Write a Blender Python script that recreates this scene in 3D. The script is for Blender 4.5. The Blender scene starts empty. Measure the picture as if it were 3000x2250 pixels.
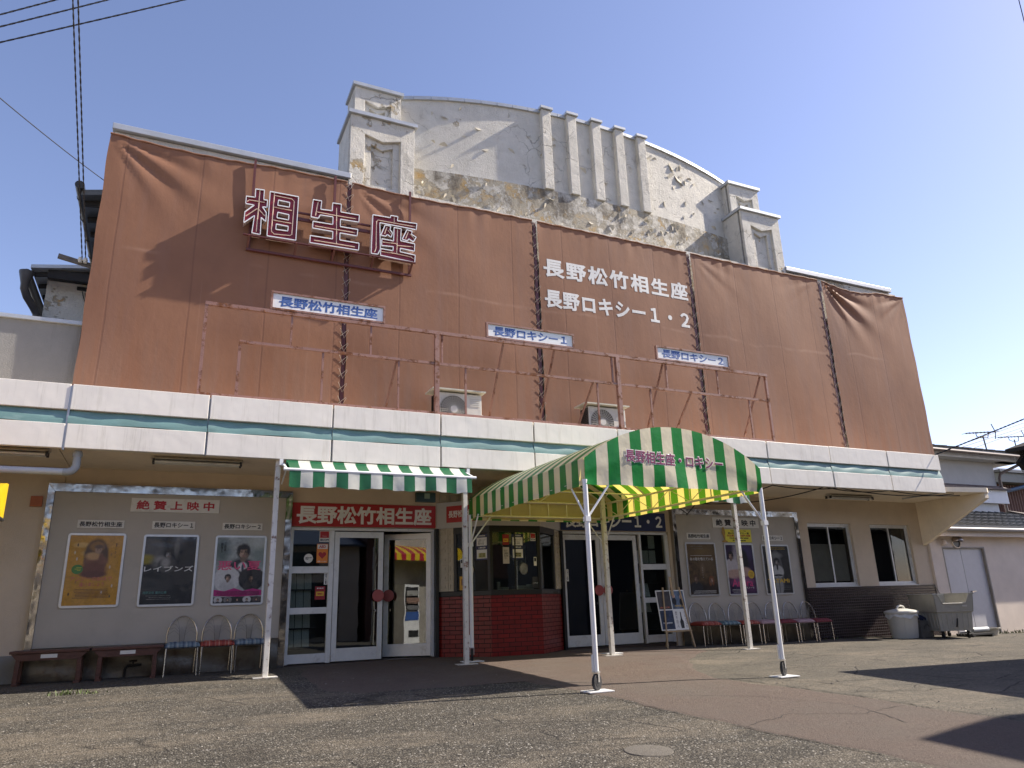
import bpy, bmesh, math, random
from mathutils import Vector, Matrix
from mathutils.geometry import tessellate_polygon
R = math.radians
sc = bpy.context.scene
col = sc.collection
random.seed(7)

# ------------------------------------------------------------------ camera, sky, sun, exposure
def camera():
    yaw, pit, rol = 0.44252078, 0.29513407, -0.03241605
    f = Vector((math.sin(yaw)*math.cos(pit), math.cos(yaw)*math.cos(pit), math.sin(pit)))
    r = Vector((math.cos(yaw), -math.sin(yaw), 0)); u = r.cross(f)
    r2 = r*math.cos(rol) + u*math.sin(rol); u2 = -r*math.sin(rol) + u*math.cos(rol)
    cd = bpy.data.cameras.new('camera'); o = bpy.data.objects.new('camera', cd); col.objects.link(o)
    cd.sensor_width = 36; cd.lens = 36*2139.09/3000; cd.clip_end = 3000; cd.clip_start = .05
    m = Matrix((r2, u2, -f)).transposed().to_4x4(); m.translation = (0, -12.6, .8)
    o.matrix_world = m
    sc.camera = o
camera()
SUN = Vector((-2.75, .50, -2.35)).normalized()           # the way the light travels
EL = math.asin(-SUN.z)
AZ = math.atan2(-SUN.x, -SUN.y)
W = bpy.data.worlds.new('World'); sc.world = W; W.use_nodes = True
nt = W.node_tree; bg = nt.nodes['Background']
sky = nt.nodes.new('ShaderNodeTexSky'); sky.sky_type = 'NISHITA'; sky.sun_disc = False
sky.sun_elevation = EL; sky.sun_rotation = AZ
sky.altitude = 400; sky.air_density = 1.0; sky.dust_density = .6; sky.ozone_density = 2.4
tint = nt.nodes.new('ShaderNodeMix'); tint.data_type = 'RGBA'; tint.blend_type = 'MULTIPLY'   # sky light tinted by hand: more red, less green, to warm the shade
tint.inputs[0].default_value = 1; tint.inputs[7].default_value = (1.15, .955, .985, 1)
nt.links.new(sky.outputs[0], tint.inputs[6]); nt.links.new(tint.outputs[2], bg.inputs[0]); bg.inputs[1].default_value = .104
sl = bpy.data.lights.new('sun', 'SUN'); sl.energy = 4.4; sl.angle = R(.53); sl.color = (1, .90, .77)
so = bpy.data.objects.new('sun', sl); col.objects.link(so); so.rotation_euler = SUN.to_track_quat('-Z', 'Y').to_euler()
so.location = (20, -20, 30)
sc.view_settings.view_transform = 'Standard'; sc.view_settings.look = 'None'
sc.view_settings.exposure = 1.12; sc.view_settings.gamma = 1
sc.render.engine = 'CYCLES'
sc.cycles.max_bounces = 8; sc.cycles.transparent_max_bounces = 12; sc.cycles.use_denoising = True

# ------------------------------------------------------------------ materials
MATS = {}
class NT:
    def __init__(s, name):
        s.m = bpy.data.materials.new(name); s.m.use_nodes = True; s.t = s.m.node_tree
        s.b = s.t.nodes['Principled BSDF']; s.out = s.t.nodes['Material Output']
        s.co = None
    def n(s, t, **k):
        x = s.t.nodes.new('ShaderNode'+t)
        for a, v in k.items(): setattr(x, a, v)
        return x
    def l(s, a, b): s.t.links.new(a, b)
    def coord(s, scale=(1, 1, 1), out='Object'):
        if s.co is None: s.co = s.n('TexCoord')
        mp = s.n('Mapping'); mp.inputs['Scale'].default_value = scale
        s.l(s.co.outputs[out], mp.inputs[0]); return mp.outputs[0]
    def noise(s, sc_, detail=4, rough=.6, stretch=(1, 1, 1)):
        x = s.n('TexNoise'); x.inputs['Scale'].default_value = sc_; x.inputs['Detail'].default_value = detail
        x.inputs['Roughness'].default_value = rough
        s.l(s.coord(stretch), x.inputs['Vector']); return x.outputs['Fac']
    def ramp(s, fac, a, b, ca=0, cb=1):
        x = s.n('MapRange'); x.clamp = True
        x.inputs[1].default_value = a; x.inputs[2].default_value = b; x.inputs[3].default_value = ca; x.inputs[4].default_value = cb
        s.l(fac, x.inputs[0]); return x.outputs[0]
    def mix(s, fac, a, b, mode='MIX'):
        x = s.n('Mix', data_type='RGBA', blend_type=mode)
        for sock, v in ((x.inputs[0], fac), (x.inputs[6], a), (x.inputs[7], b)):
            if isinstance(v, (tuple, list)): sock.default_value = (*v[:3], 1)
            elif isinstance(v, (int, float)): sock.default_value = v
            else: s.l(v, sock)
        return x.outputs[2]
    def math(s, op, a, b=None):
        x = s.n('Math', operation=op)
        for i, v in enumerate((a, b)):
            if v is None: continue
            if isinstance(v, (int, float)): x.inputs[i].default_value = v
            else: s.l(v, x.inputs[i])
        return x.outputs[0]
    def xyz(s):
        x = s.n('SeparateXYZ'); s.l(s.coord(), x.inputs[0]); return x.outputs
    def bump(s, h, strength=.3, dist=.01):
        x = s.n('Bump'); x.inputs['Strength'].default_value = strength; x.inputs['Distance'].default_value = dist
        s.l(h, x.inputs['Height']); 
        s.l(x.outputs[0], s.b.inputs['Normal']); return x
    def base(s, c):
        if isinstance(c, (tuple, list)): s.b.inputs['Base Color'].default_value = (*c[:3], 1)
        else: s.l(c, s.b.inputs['Base Color'])
    def rough(s, r):
        if isinstance(r, (int, float)): s.b.inputs['Roughness'].default_value = r
        else: s.l(r, s.b.inputs['Roughness'])

def M(name, c, rough=.6, metal=0, var=.12, vs=6, bump=0, bs=80, dirt=None, ds=3, dlo=.55, dhi=.75, stretch=(1, 1, 1), spec=.5, bdist=.01):
    """a worn surface: colour c with soft variation, optional patches of a second colour (dirt) and fine bump"""
    if name in MATS: return MATS[name]
    k = NT(name)
    d = tuple(x*(1-var) for x in c); e = tuple(min(1, x*(1+var)) for x in c)
    cc = k.mix(k.ramp(k.noise(vs, 5, .65, stretch), .3, .7), d, e)
    if dirt: cc = k.mix(k.ramp(k.noise(ds, 6, .7, stretch), dlo, dhi), cc, dirt)
    k.base(cc); k.rough(rough); k.b.inputs['Metallic'].default_value = metal
    k.b.inputs['Specular IOR Level'].default_value = spec
    if bump: k.bump(k.noise(bs, 4, .6), bump, bdist)
    MATS[name] = k.m
    return k.m

def plain(name, c, rough=.55):
    return M(name, c, rough, var=.05, vs=12)

def mat_stucco(name, c, dirtc, amt=.62, bs=70, bump=.5):
    k = NT(name)
    cc = k.mix(k.ramp(k.noise(1.1, 6, .7), .35, .7), c, tuple(x*.84 for x in c))
    st = k.noise(1.4, 5, .7, (3, 3, .25))
    cc = k.mix(k.ramp(st, amt, amt+.22), cc, dirtc)
    k.base(cc); k.rough(.9); k.bump(k.noise(bs, 5, .7), bump, .012)
    MATS[name] = k.m; return k.m

def mat_peel(name, heavy):
    """old white render, flaking: white paint, ochre coat under it, dark stains, raised flake edges"""
    k = NT(name)
    white = k.mix(k.ramp(k.noise(2.3, 6, .7), .35, .7), (.68, .65, .575), (.55, .525, .46))
    if heavy > .8: white = k.mix(k.ramp(k.noise(5.5, 7, .75), .42, .62), white, (.34, .315, .26))
    big = k.noise(1.7, 8, .72)
    pm = k.ramp(big, .655-heavy*.13, .667-heavy*.13)
    och = k.mix(k.ramp(k.noise(3.1, 5, .7), .50, .66), (.40, .36, .28), (.46, .31, .13))
    cc = k.mix(pm, white, och)
    dark = k.ramp(k.noise(1.3, 7, .75, (1.2, 1.2, .6)), .60-heavy*.08, .74-heavy*.08)
    cc = k.mix(k.math('MULTIPLY', dark, min(.9, .35+.5*heavy)), cc, (.12, .10, .075))
    vo = k.n('TexVoronoi', feature='DISTANCE_TO_EDGE'); vo.inputs['Scale'].default_value = 2.2
    wr = k.n('Mix', data_type='RGBA'); wr.inputs[0].default_value = .22
    nz = k.n('TexNoise'); nz.inputs['Scale'].default_value = 3.5; nz.inputs['Detail'].default_value = 5
    k.l(k.coord(), nz.inputs['Vector']); k.l(k.coord(), wr.inputs[6]); k.l(nz.outputs['Color'], wr.inputs[7])
    k.l(wr.outputs[2], vo.inputs['Vector'])
    crack = k.math('MULTIPLY', k.ramp(vo.outputs[0], .0, .012, 1, 0), k.ramp(k.noise(.8, 3), .5, .62))
    cc = k.mix(k.math('MULTIPLY', crack, .75), cc, (.16, .14, .11))
    k.base(cc); k.rough(.92)
    h = k.math('SUBTRACT', k.math('MULTIPLY', k.noise(38, 5, .7), .5), k.math('MULTIPLY', pm, .55))
    h = k.math('ADD', h, k.math('MULTIPLY', k.noise(5, 5, .75), .8))
    h = k.math('SUBTRACT', h, k.math('MULTIPLY', crack, .5))
    k.bump(h, .75, .045)
    MATS[name] = k.m; return k.m

def mat_tarp():
    k = NT('brown_mesh_tarpaulin')
    c = k.mix(k.ramp(k.noise(.55, 5, .65), .3, .72), (.282, .141, .082), (.208, .102, .063))
    c = k.mix(k.ramp(k.noise(.9, 5, .7, (2.2, 1, .22)), .5, .75), c, (.235, .128, .090))
    x = k.xyz()
    # faded, dusty water streaks near the foot of the sheet
    low = k.ramp(x[2], 4.0, 5.4, 1, 0)
    c = k.mix(k.math('MULTIPLY', low, k.ramp(k.noise(1.1, 4, .7, (5, 1, .25)), .38, .75, 0, .75)), c, (.215, .150, .120))
    c = k.mix(k.ramp(k.noise(2.2, 5, .7, (6, 1, .12)), .60, .80, 0, .45), c, (.34, .21, .15))
    # sewn seams about a metre apart, and one across
    s = k.math('ABSOLUTE', k.math('SUBTRACT', k.math('FRACT', k.math('DIVIDE', k.math('ADD', x[0], k.math('MULTIPLY', k.noise(.5, 2), .05)), 1.16)), .5))
    seam = k.ramp(s, .484, .494)
    zs = k.math('ADD', x[2], k.math('MULTIPLY', k.noise(.35, 3), .5))
    hs = k.math('ABSOLUTE', k.math('SUBTRACT', zs, 6.72))
    hse = k.ramp(hs, .0, .05, 1, 0)
    c = k.mix(k.math('MULTIPLY', seam, .5), c, (.16, .075, .05))
    c = k.mix(k.math('MULTIPLY', hse, k.ramp(k.noise(1.3, 3), .45, .6, 0, .4)), c, (.40, .245, .17))
    k.base(c); k.rough(.72); k.b.inputs['Specular IOR Level'].default_value = .25
    h = k.math('ADD', k.math('MULTIPLY', k.noise(2.2, 5, .6, (1, 1, .35)), .22), k.math('MULTIPLY', seam, -.03))
    h = k.math('ADD', h, k.math('MULTIPLY', k.noise(14, 3, .6), .05))
    k.bump(h, .5, .06)
    MATS['tarp'] = k.m; return k.m

def mat_stripes(name, axis, pitch, green, cream, phase=0., transl=.38, tcol=(.92, .75, .18), tgreen=(.10, .24, .01)):
    k = NT(name)
    x = k.xyz()
    fr = k.math('FRACT', k.math('ADD', k.math('DIVIDE', x[axis], pitch), phase))
    m = k.math('GREATER_THAN', fr, .5)
    nz = k.ramp(k.noise(4, 4, .6), .3, .7, .88, 1.05)
    g = k.mix(1.0, green, nz, 'MULTIPLY'); cr = k.mix(1.0, cream, nz, 'MULTIPLY')
    cc = k.mix(m, cr, g)
    k.base(cc); k.rough(.33); k.b.inputs['Specular IOR Level'].default_value = .45
    h = k.noise(5.5, 5, .55, (1, 1, .8)); k.bump(h, .22, .04)
    tr = k.n('BsdfTranslucent'); tc = k.mix(m, tcol, tgreen); k.l(tc, tr.inputs[0])
    mx = k.n('MixShader'); mx.inputs[0].default_value = transl
    k.l(k.b.outputs[0], mx.inputs[1]); k.l(tr.outputs[0], mx.inputs[2]); k.l(mx.outputs[0], k.out.inputs[0])
    MATS[name] = k.m; return k.m

def mat_glass(name, tint=(.75, .8, .78), base=.04):
    k = NT(name)
    tr = k.n('BsdfTransparent'); tr.inputs[0].default_value = (*tint, 1)
    gl = k.n('BsdfGlossy'); gl.inputs['Roughness'].default_value = .015; gl.inputs[0].default_value = (.9, .95, 1, 1)
    lw = k.n('LayerWeight'); lw.inputs[0].default_value = .5
    fr = k.math('ADD', k.math('MULTIPLY', k.math('POWER', lw.outputs['Facing'], 5.0), .9), .04)
    nb = k.n('Bump'); nb.inputs['Strength'].default_value = .04; nb.inputs['Distance'].default_value = .02
    k.l(k.noise(1.6, 2), nb.inputs['Height']); k.l(nb.outputs[0], gl.inputs['Normal'])
    mx = k.n('MixShader'); k.l(k.math('ADD', fr, base), mx.inputs[0])
    k.l(tr.outputs[0], mx.inputs[1]); k.l(gl.outputs[0], mx.inputs[2]); k.l(mx.outputs[0], k.out.inputs[0])
    MATS[name] = k.m; return k.m

def mat_brick(name, c1, c2, mortar, w, h, off=.5, ms=.008, rough=.25, bump=.4, axes='xz'):
    k = NT(name)
    x = k.xyz(); cb = k.n('CombineXYZ'); k.l(x[0], cb.inputs[0]); k.l(x[2], cb.inputs[1])
    b = k.n('TexBrick', offset=off)
    b.inputs['Scale'].default_value = 1; b.inputs['Mortar Size'].default_value = ms
    b.inputs['Brick Width'].default_value = w; b.inputs['Row Height'].default_value = h
    b.inputs['Mortar Smooth'].default_value = .2; b.inputs['Bias'].default_value = 0
    b.inputs['Color1'].default_value = (*c1, 1); b.inputs['Color2'].default_value = (*c2, 1); b.inputs['Mortar'].default_value = (*mortar, 1)
    k.l(cb.outputs[0], b.inputs['Vector'])
    cc = k.mix(k.ramp(k.noise(5, 5, .7), .4, .7), b.outputs['Color'], k.mix(1.0, b.outputs['Color'], (.62, .6, .6), 'MULTIPLY'))
    k.base(cc); k.rough(k.ramp(b.outputs['Fac'], 0, 1, rough, .9))
    k.bump(k.math('ADD', k.math('SUBTRACT', 1.0, b.outputs['Fac']), k.math('MULTIPLY', k.noise(9, 3), .5)), bump, .008)
    MATS[name] = k.m; return k.m

def mat_ground():
    k = NT('worn_asphalt')
    vo = k.n('TexVoronoi'); vo.inputs['Scale'].default_value = 62; vo.inputs['Randomness'].default_value = 1
    k.l(k.coord(), vo.inputs['Vector'])
    vs = k.n('SeparateColor'); k.l(vo.outputs['Color'], vs.inputs[0])
    big = k.noise(.42, 6, .7); mid = k.noise(2.6, 6, .75, (.5, 1, 1))
    peb = k.mix(k.ramp(vs.outputs[0], .1, 1.), (.036, .032, .026), (.190, .173, .141))
    peb = k.mix(k.ramp(vs.outputs[1], .90, .97), peb, (.42, .40, .36))
    peb = k.mix(k.ramp(vo.outputs['Distance'], .30, .75), peb, (.045, .042, .037))
    x = k.xyz()
    # fine relaid asphalt towards the right and by the walls, coarse gravelly top at the left front
    edge = k.math('ADD', x[0], k.math('MULTIPLY', big, 3.0))
    fine = k.ramp(edge, 6.6, 8.2)
    fine2 = k.ramp(k.math('ADD', x[1], k.math('MULTIPLY', mid, .8)), -1.5, -.7)
    fine = k.math('MAXIMUM', fine, k.math('MULTIPLY', fine2, .5))
    fa = k.mix(k.ramp(k.noise(190, 2, .8), .3, .7), (.082, .074, .060), (.128, .116, .094))
    c = k.mix(k.math('MULTIPLY', fine, .85), peb, fa)
    c = k.mix(k.ramp(k.noise(1.1, 7, .75, (.45, 1.1, 1)), .47, .66, 0, .72), c, (.185, .158, .122))        # sandy dust drifts
    c = k.mix(k.ramp(big, .52, .70, 0, .5), c, (.074, .067, .057))         # darker, damp-worn areas
    clump = k.ramp(k.noise(26, 5, .8), .32, .68, .52, 1.38); c = k.mix(1.0, c, clump, 'MULTIPLY')
    crk = k.n('TexVoronoi', feature='DISTANCE_TO_EDGE'); crk.inputs['Scale'].default_value = .75
    wr = k.n('Mix', data_type='RGBA'); wr.inputs[0].default_value = .16
    nz = k.n('TexNoise'); nz.inputs['Scale'].default_value = 2.5; nz.inputs['Detail'].default_value = 6
    k.l(k.coord(), nz.inputs['Vector']); k.l(k.coord((1, 2.2, 1)), wr.inputs[6]); k.l(nz.outputs['Color'], wr.inputs[7])
    k.l(wr.outputs[2], crk.inputs['Vector'])
    ck = k.math('MULTIPLY', k.ramp(crk.outputs[0], .0, .016, 1, 0), k.ramp(k.noise(.6, 3), .44, .54))
    c = k.mix(k.math('MULTIPLY', ck, .8), c, (.03, .028, .025))
    c = k.mix(k.ramp(k.noise(1.9, 3, .5), .66, .74, 0, .55), c, (.045, .040, .034))      # old oil and damp stains
    k.base(c); k.rough(.93); k.b.inputs['Specular IOR Level'].default_value = .25
    coarse = k.ramp(fine, 0, 1, 1, .12)
    h = k.math('MULTIPLY', k.math('SUBTRACT', 1.0, vo.outputs['Distance']), coarse)
    h = k.math('ADD', h, k.math('MULTIPLY', k.noise(150, 2, .8), .25)); h = k.math('ADD', h, k.math('MULTIPLY', k.noise(30, 4, .75), 1.1))
    h = k.math('SUBTRACT', h, k.math('MULTIPLY', ck, .8))
    k.bump(h, .8, .016)
    MATS['ground'] = k.m; return k.m

def mat_red_road():
    k = NT('faded_red_asphalt')
    big = k.noise(.7, 6, .7); f = k.noise(150, 3, .8)
    c = k.mix(k.ramp(f, .32, .68), (.078, .058, .048), (.163, .124, .104))
    c = k.mix(1.0, c, k.ramp(k.noise(30, 5, .8), .30, .70, .66, 1.28), 'MULTIPLY')
    c = k.mix(k.ramp(big, .45, .72, 0, .75), c, (.128, .112, .097))
    c = k.mix(k.ramp(k.noise(2.4, 6, .75), .55, .75, 0, .5), c, (.185, .155, .128))
    c = k.mix(k.ramp(k.noise(1.3, 6, .75), .56, .72, 0, .5), c, (.085, .058, .052))
    c = k.mix(k.math('MULTIPLY', k.ramp(k.xyz()[1], -6.5, -3.5, 1, 0), k.ramp(big, .35, .6, .25, .62)), c, k.mix(k.ramp(f, .32, .68), (.075, .063, .054), (.150, .128, .109)))   # red worn off along the lane
    k.base(c); k.rough(.92); k.b.inputs['Specular IOR Level'].default_value = .25
    k.bump(k.math('ADD', f, k.math('MULTIPLY', k.noise(30, 4, .75), 1.6)), .7, .013)
    MATS['red_road'] = k.m; return k.m

def mat_rusty(name, paint, amt=.5, sc_=7, metal=0):
    k = NT(name)
    r = k.ramp(k.noise(sc_, 7, .75), amt, amt+.1)
    rc = k.mix(k.ramp(k.noise(25, 4, .7), .35, .65), (.10, .035, .018), (.22, .085, .035))
    pc = k.mix(k.ramp(k.noise(4, 4, .7), .3, .7), paint, tuple(x*.8 for x in paint))
    k.base(k.mix(r, pc, rc)); k.rough(k.ramp(r, 0, 1, .45, .95)); k.bump(k.math('ADD', r, k.noise(40, 3)), .3, .004)
    MATS[name] = k.m; return k.m

def mat_steel_wavy():
    k = NT('buckled_stainless_steel')
    k.base(k.mix(k.ramp(k.noise(3, 5, .7), .5, .8), (.40, .385, .36), (.22, .20, .18)))
    k.b.inputs['Metallic'].default_value = 1; k.rough(k.ramp(k.noise(6, 4), .3, .7, .06, .22))
    k.bump(k.noise(3.2, 2, .5, (1, 1, .8)), .30, .06)
    MATS['steel_wavy'] = k.m; return k.m

def mat_fascia():
    k = NT('white_enamel_panel')
    c = k.mix(k.ramp(k.noise(2, 5, .7), .3, .75), (.88, .835, .745), (.80, .755, .67))
    c = k.mix(k.ramp(k.noise(2.6, 5, .75, (5, 1, .35)), .54, .80, 0, .7), c, (.52, .48, .39))
    c = k.mix(k.ramp(k.noise(60, 2, .5), .80, .83), c, (.30, .25, .2))
    k.base(c); k.rough(.38); k.bump(k.noise(1.3, 3), .25, .05)
    MATS['fascia'] = k.m; return k.m

def mat_chair(name, base, bands, axis=0, pitch=.12, cross=None):
    k = NT(name); x = k.xyz()
    c = base
    for (lo, hi, cc) in bands:
        fr = k.math('FRACT', k.math('DIVIDE', x[axis], pitch))
        m = k.math('MULTIPLY', k.math('GREATER_THAN', fr, lo), k.math('LESS_THAN', fr, hi)); c = k.mix(m, c, cc)
    if cross:
        fr = k.math('FRACT', k.math('DIVIDE', x[1], pitch)); c = k.mix(k.math('GREATER_THAN', fr, .86), c, cross)
    k.base(c); k.rough(.62); k.bump(k.noise(9, 3), .25, .015)
    MATS[name] = k.m; return k.m

TARP = mat_tarp(); GROUND = mat_ground(); REDROAD = mat_red_road(); STEELW = mat_steel_wavy(); FASCIA = mat_fascia()
CREAMW = mat_stucco('cream_stucco', (.68, .56, .42), (.42, .33, .23))
GREYST = mat_stucco('grey_stucco', (.27, .265, .25), (.17, .165, .155), .58, 45, .6)
PINKW = mat_stucco('pale_pink_stucco', (.77, .67, .58), (.50, .42, .36), .64)
SOFFIT = mat_stucco('soffit_render', (.90, .78, .60), (.62, .51, .37), .58, 40, .2)
PEEL = mat_peel('flaking_white_render', .15); PEELH = mat_peel('badly_flaking_render', 1.25); PEELM = mat_peel('stained_flaking_render', .5)
OCHRE = mat_peel('bare_ochre_render', .79)
GREYP = M('grey_painted_board', (.44, .40, .335), .55, var=.05, vs=3, dirt=(.38, .345, .29), ds=2)
ALU = M('aluminium', (.62, .62, .60), .38, .75, var=.08, vs=9)
ALUW = M('pale_aluminium_frame', (.68, .68, .66), .42, .25, var=.06, vs=9, dirt=(.50, .48, .44), ds=5)
CHROME = M('chrome_tube', (.46, .44, .41), .25, 1, var=.1, vs=30)
WHITEP = M('white_painted_steel', (.80, .81, .81), .35, var=.04)
WHITER = mat_rusty('rust_spotted_white_paint', (.74, .72, .67), .555, 8)
REDRUST = mat_rusty('rusty_red_angle_iron', (.33, .175, .135), .50, 5)
MAROON = mat_rusty('maroon_painted_steel', (.12, .030, .026), .72, 5)
BLACK = plain('black_paint', (.012, .012, .012), .4)
RUBBER = plain('black_rubber', (.02, .02, .022), .7)
CABLE = plain('black_cable', (.012, .012, .014), .6)
GALV = M('galvanised_coping', (.46, .48, .50), .45, .35, var=.1, vs=5)
TEAL = M('teal_band', (.150, .270, .260), .5, var=.18, vs=2.5, stretch=(1, 1, 3), dirt=(.24, .36, .34), ds=3)
DARKT = mat_brick('dark_maroon_mosaic_tile', (.018, .008, .011), (.028, .012, .016), (.062, .054, .046), .066, .060, 0, .0055, .22, .7)
REDB = mat_brick('glazed_red_brick_tile', (.23, .008, .006), (.17, .006, .006), (.02, .008, .008), .215, .072, .5, .006, .32, .45)
GLASS = mat_glass('window_glass', (.35, .38, .37), .05); GLASSC = mat_glass('clear_glass', (.70, .74, .72), .03); GLASSD = mat_glass('dark_glass', (.62, .63, .62), .0)
DOORG = mat_glass('door_glass', (.42, .44, .43), .06); DOORM = mat_glass('mirrored_door_glass', (.40, .41, .40), .085)
PVC = M('grey_plastic_pipe', (.50, .53, .55), .4, var=.05); PVCD = M('dark_grey_plastic', (.33, .35, .36), .4, var=.05)
WOOD = M('dark_brown_wood', (.085, .030, .018), .5, var=.3, vs=5, stretch=(1, 8, 8), dirt=(.17, .09, .06), ds=9, bump=.3, bs=20)
WOODL = M('pale_wood', (.42, .30, .17), .6, var=.2, vs=6, stretch=(6, 6, 1))
PAPER = plain('paper_white', (.78, .77, .73), .7); PAPERO = M('aged_white_sign', (.68, .66, .60), .6, var=.06, dirt=(.52, .47, .38), ds=5)
INK = plain('black_ink', (.012, .012, .013), .5); REDI = plain('sign_red', (.42, .018, .020), .45); REDTXT = plain('red_lettering', (.42, .02, .03), .5)
BLUEI = plain('blue_lettering', (.045, .110, .33), .5); NAVY = plain('navy_sign', (.012, .022, .085), .4)
WHITEI = plain('white_lettering', (.80, .80, .78), .5); PURPLE = plain('purple_lettering', (.22, .022, .10), .5)
GOLD = plain('gold_yellow', (.70, .44, .03), .5); YELLOW = M('poster_yellow', (.60, .31, .03), .45, var=.16, vs=5); PALEY = plain('card_yellow', (.75, .66, .06), .6)
PINK = plain('hot_pink', (.72, .07, .22), .5); MAG = plain('magenta', (.50, .03, .22), .5)
SKIN = M('printed_skin', (.50, .33, .25), .5, var=.3, vs=14); BROWNI = plain('printed_brown', (.13, .045, .03), .5); DKGREY = M('printed_charcoal', (.030, .030, .030), .4, var=.6, vs=8)
MIDG = M('printed_grey', (.20, .20, .19), .45, var=.55, vs=9); GREENI = plain('printed_green', (.06, .24, .06), .5); SALMON = plain('salmon_lettering', (.56, .16, .10), .5)
TEALI = plain('teal_lettering', (.10, .28, .26), .5); ORANGE = plain('orange_card', (.80, .25, .03), .5)
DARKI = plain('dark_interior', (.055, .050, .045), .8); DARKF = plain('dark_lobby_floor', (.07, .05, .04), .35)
BEIGET = M('beige_embossed_tile', (.50, .44, .33), .6, var=.1, vs=9, dirt=(.34, .28, .2), ds=7)
TILEROOF = M('dark_roof_tile', (.055, .06, .065), .35, var=.25, vs=8); BROWNM = M('brown_corrugated_sheet', (.17, .085, .06), .6, var=.12, vs=5)
PLASTG = M('grey_plastic_bin', (.44, .43, .385), .5, var=.1, vs=4, dirt=(.33, .32, .28), ds=5); PLASTW = M('pale_plastic', (.62, .61, .56), .45, var=.06, vs=4)
TIMBERB = M('black_timber', (.018, .016, .015), .8, var=.3, vs=6)
ROPE = plain('white_rope', (.42, .35, .28), .8)
NEON = plain('unlit_neon_tube', (.72, .55, .42), .25); LETRED = M('maroon_letter_face', (.19, .008, .016), .3, var=.15, vs=3)
FILM = mat_glass('wrinkled_poster_film', (.97, .97, .96), .015)
for n_ in FILM.node_tree.nodes:
    if n_.type == 'BUMP': n_.inputs['Strength'].default_value = .10; n_.inputs['Distance'].default_value = .05
    if n_.type == 'TEX_NOISE': n_.inputs['Scale'].default_value = 3; n_.inputs['Detail'].default_value = 2
    if n_.type == 'BSDF_GLOSSY': n_.inputs['Roughness'].default_value = .06
SPOKE = M('thin_steel_spoke', (.20, .19, .175), .4, .8, var=.1, vs=30)

def picture(name, x0, x1, z0, z1, base, layers, grain=.35):
    """a printed picture: soft-edged tones laid over each other; layer = (u, v, ru, rv, softness, colour[, wobble]) in fractions of the sheet height"""
    k = NT(name); W_, H_ = x1-x0, z1-z0
    x = k.xyz(); n1 = k.noise(9, 6, .7); n2 = k.noise(34, 4, .7)
    c = k.mix(k.ramp(n1, .3, .7), tuple(v*(1-grain) for v in base), tuple(min(1, v*(1+grain)) for v in base))
    wob = k.math('SUBTRACT', n1, .5); fin = k.math('SUBTRACT', n2, .5)
    for L in layers:
        u, v, ru, rv, so_f, cc = L[:6]; wb = L[6] if len(L) > 6 else .25
        dx = k.math('DIVIDE', k.math('SUBTRACT', x[0], x0+u*W_), ru*H_); dz = k.math('DIVIDE', k.math('SUBTRACT', x[2], z0+v*H_), rv*H_)
        d = k.math('SQRT', k.math('ADD', k.math('MULTIPLY', dx, dx), k.math('MULTIPLY', dz, dz)))
        d = k.math('ADD', d, k.math('MULTIPLY', wob, wb))
        c = k.mix(k.ramp(d, 1-so_f, 1+so_f, 1, 0), c, cc)
    c = k.mix(1.0, c, k.ramp(n2, .25, .75, .82, 1.15), 'MULTIPLY')
    k.base(c); k.rough(.4); return k.m
def bust(u, v, h, skin, hair, coat, a=.715, flip=1, hairlong=0):
    """tones of a head and shoulders; h is the head-and-shoulder height"""
    f = lambda dx, dz, rx, rz, s, c, w=.1: (u+dx*h*flip/a, v+dz*h, rx*h, rz*h, s, c, w)
    dk = tuple(x*.45 for x in skin); lt = tuple(min(1, x*1.25) for x in skin)
    L = [f(0, -.62, .56, .46, .12, coat), f(.0, -.16, .10, .16, .2, dk), f(.0, .10, .25, .27, .15, hair, .3)]
    if hairlong: L += [f(.14, -.12, .13, .30, .2, hair, .3), f(-.16, -.10, .09, .28, .2, hair, .3)]
    L += [f(.015, .055, .165, .215, .08, skin), f(-.05, .09, .09, .13, .7, lt), f(.115, .02, .07, .19, .7, dk), f(.02, -.13, .10, .04, .6, dk),
          f(-.02, .235, .19, .085, .25, hair, .5), f(-.15, .13, .04, .14, .3, hair, .3), f(.17, .13, .04, .14, .3, hair, .3)]
    for s_ in (-.06, .085): L += [f(s_, .075, .038, .018, .5, (.03, .02, .02), 0), f(s_, .118, .05, .012, .6, tuple(x*.6 for x in hair), 0)]
    L += [f(.035, .02, .016, .05, .7, dk, 0), f(.02, -.018, .035, .012, .7, dk, 0), f(.015, -.068, .055, .018, .5, (.24, .08, .07), 0)]
    return L

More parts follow.
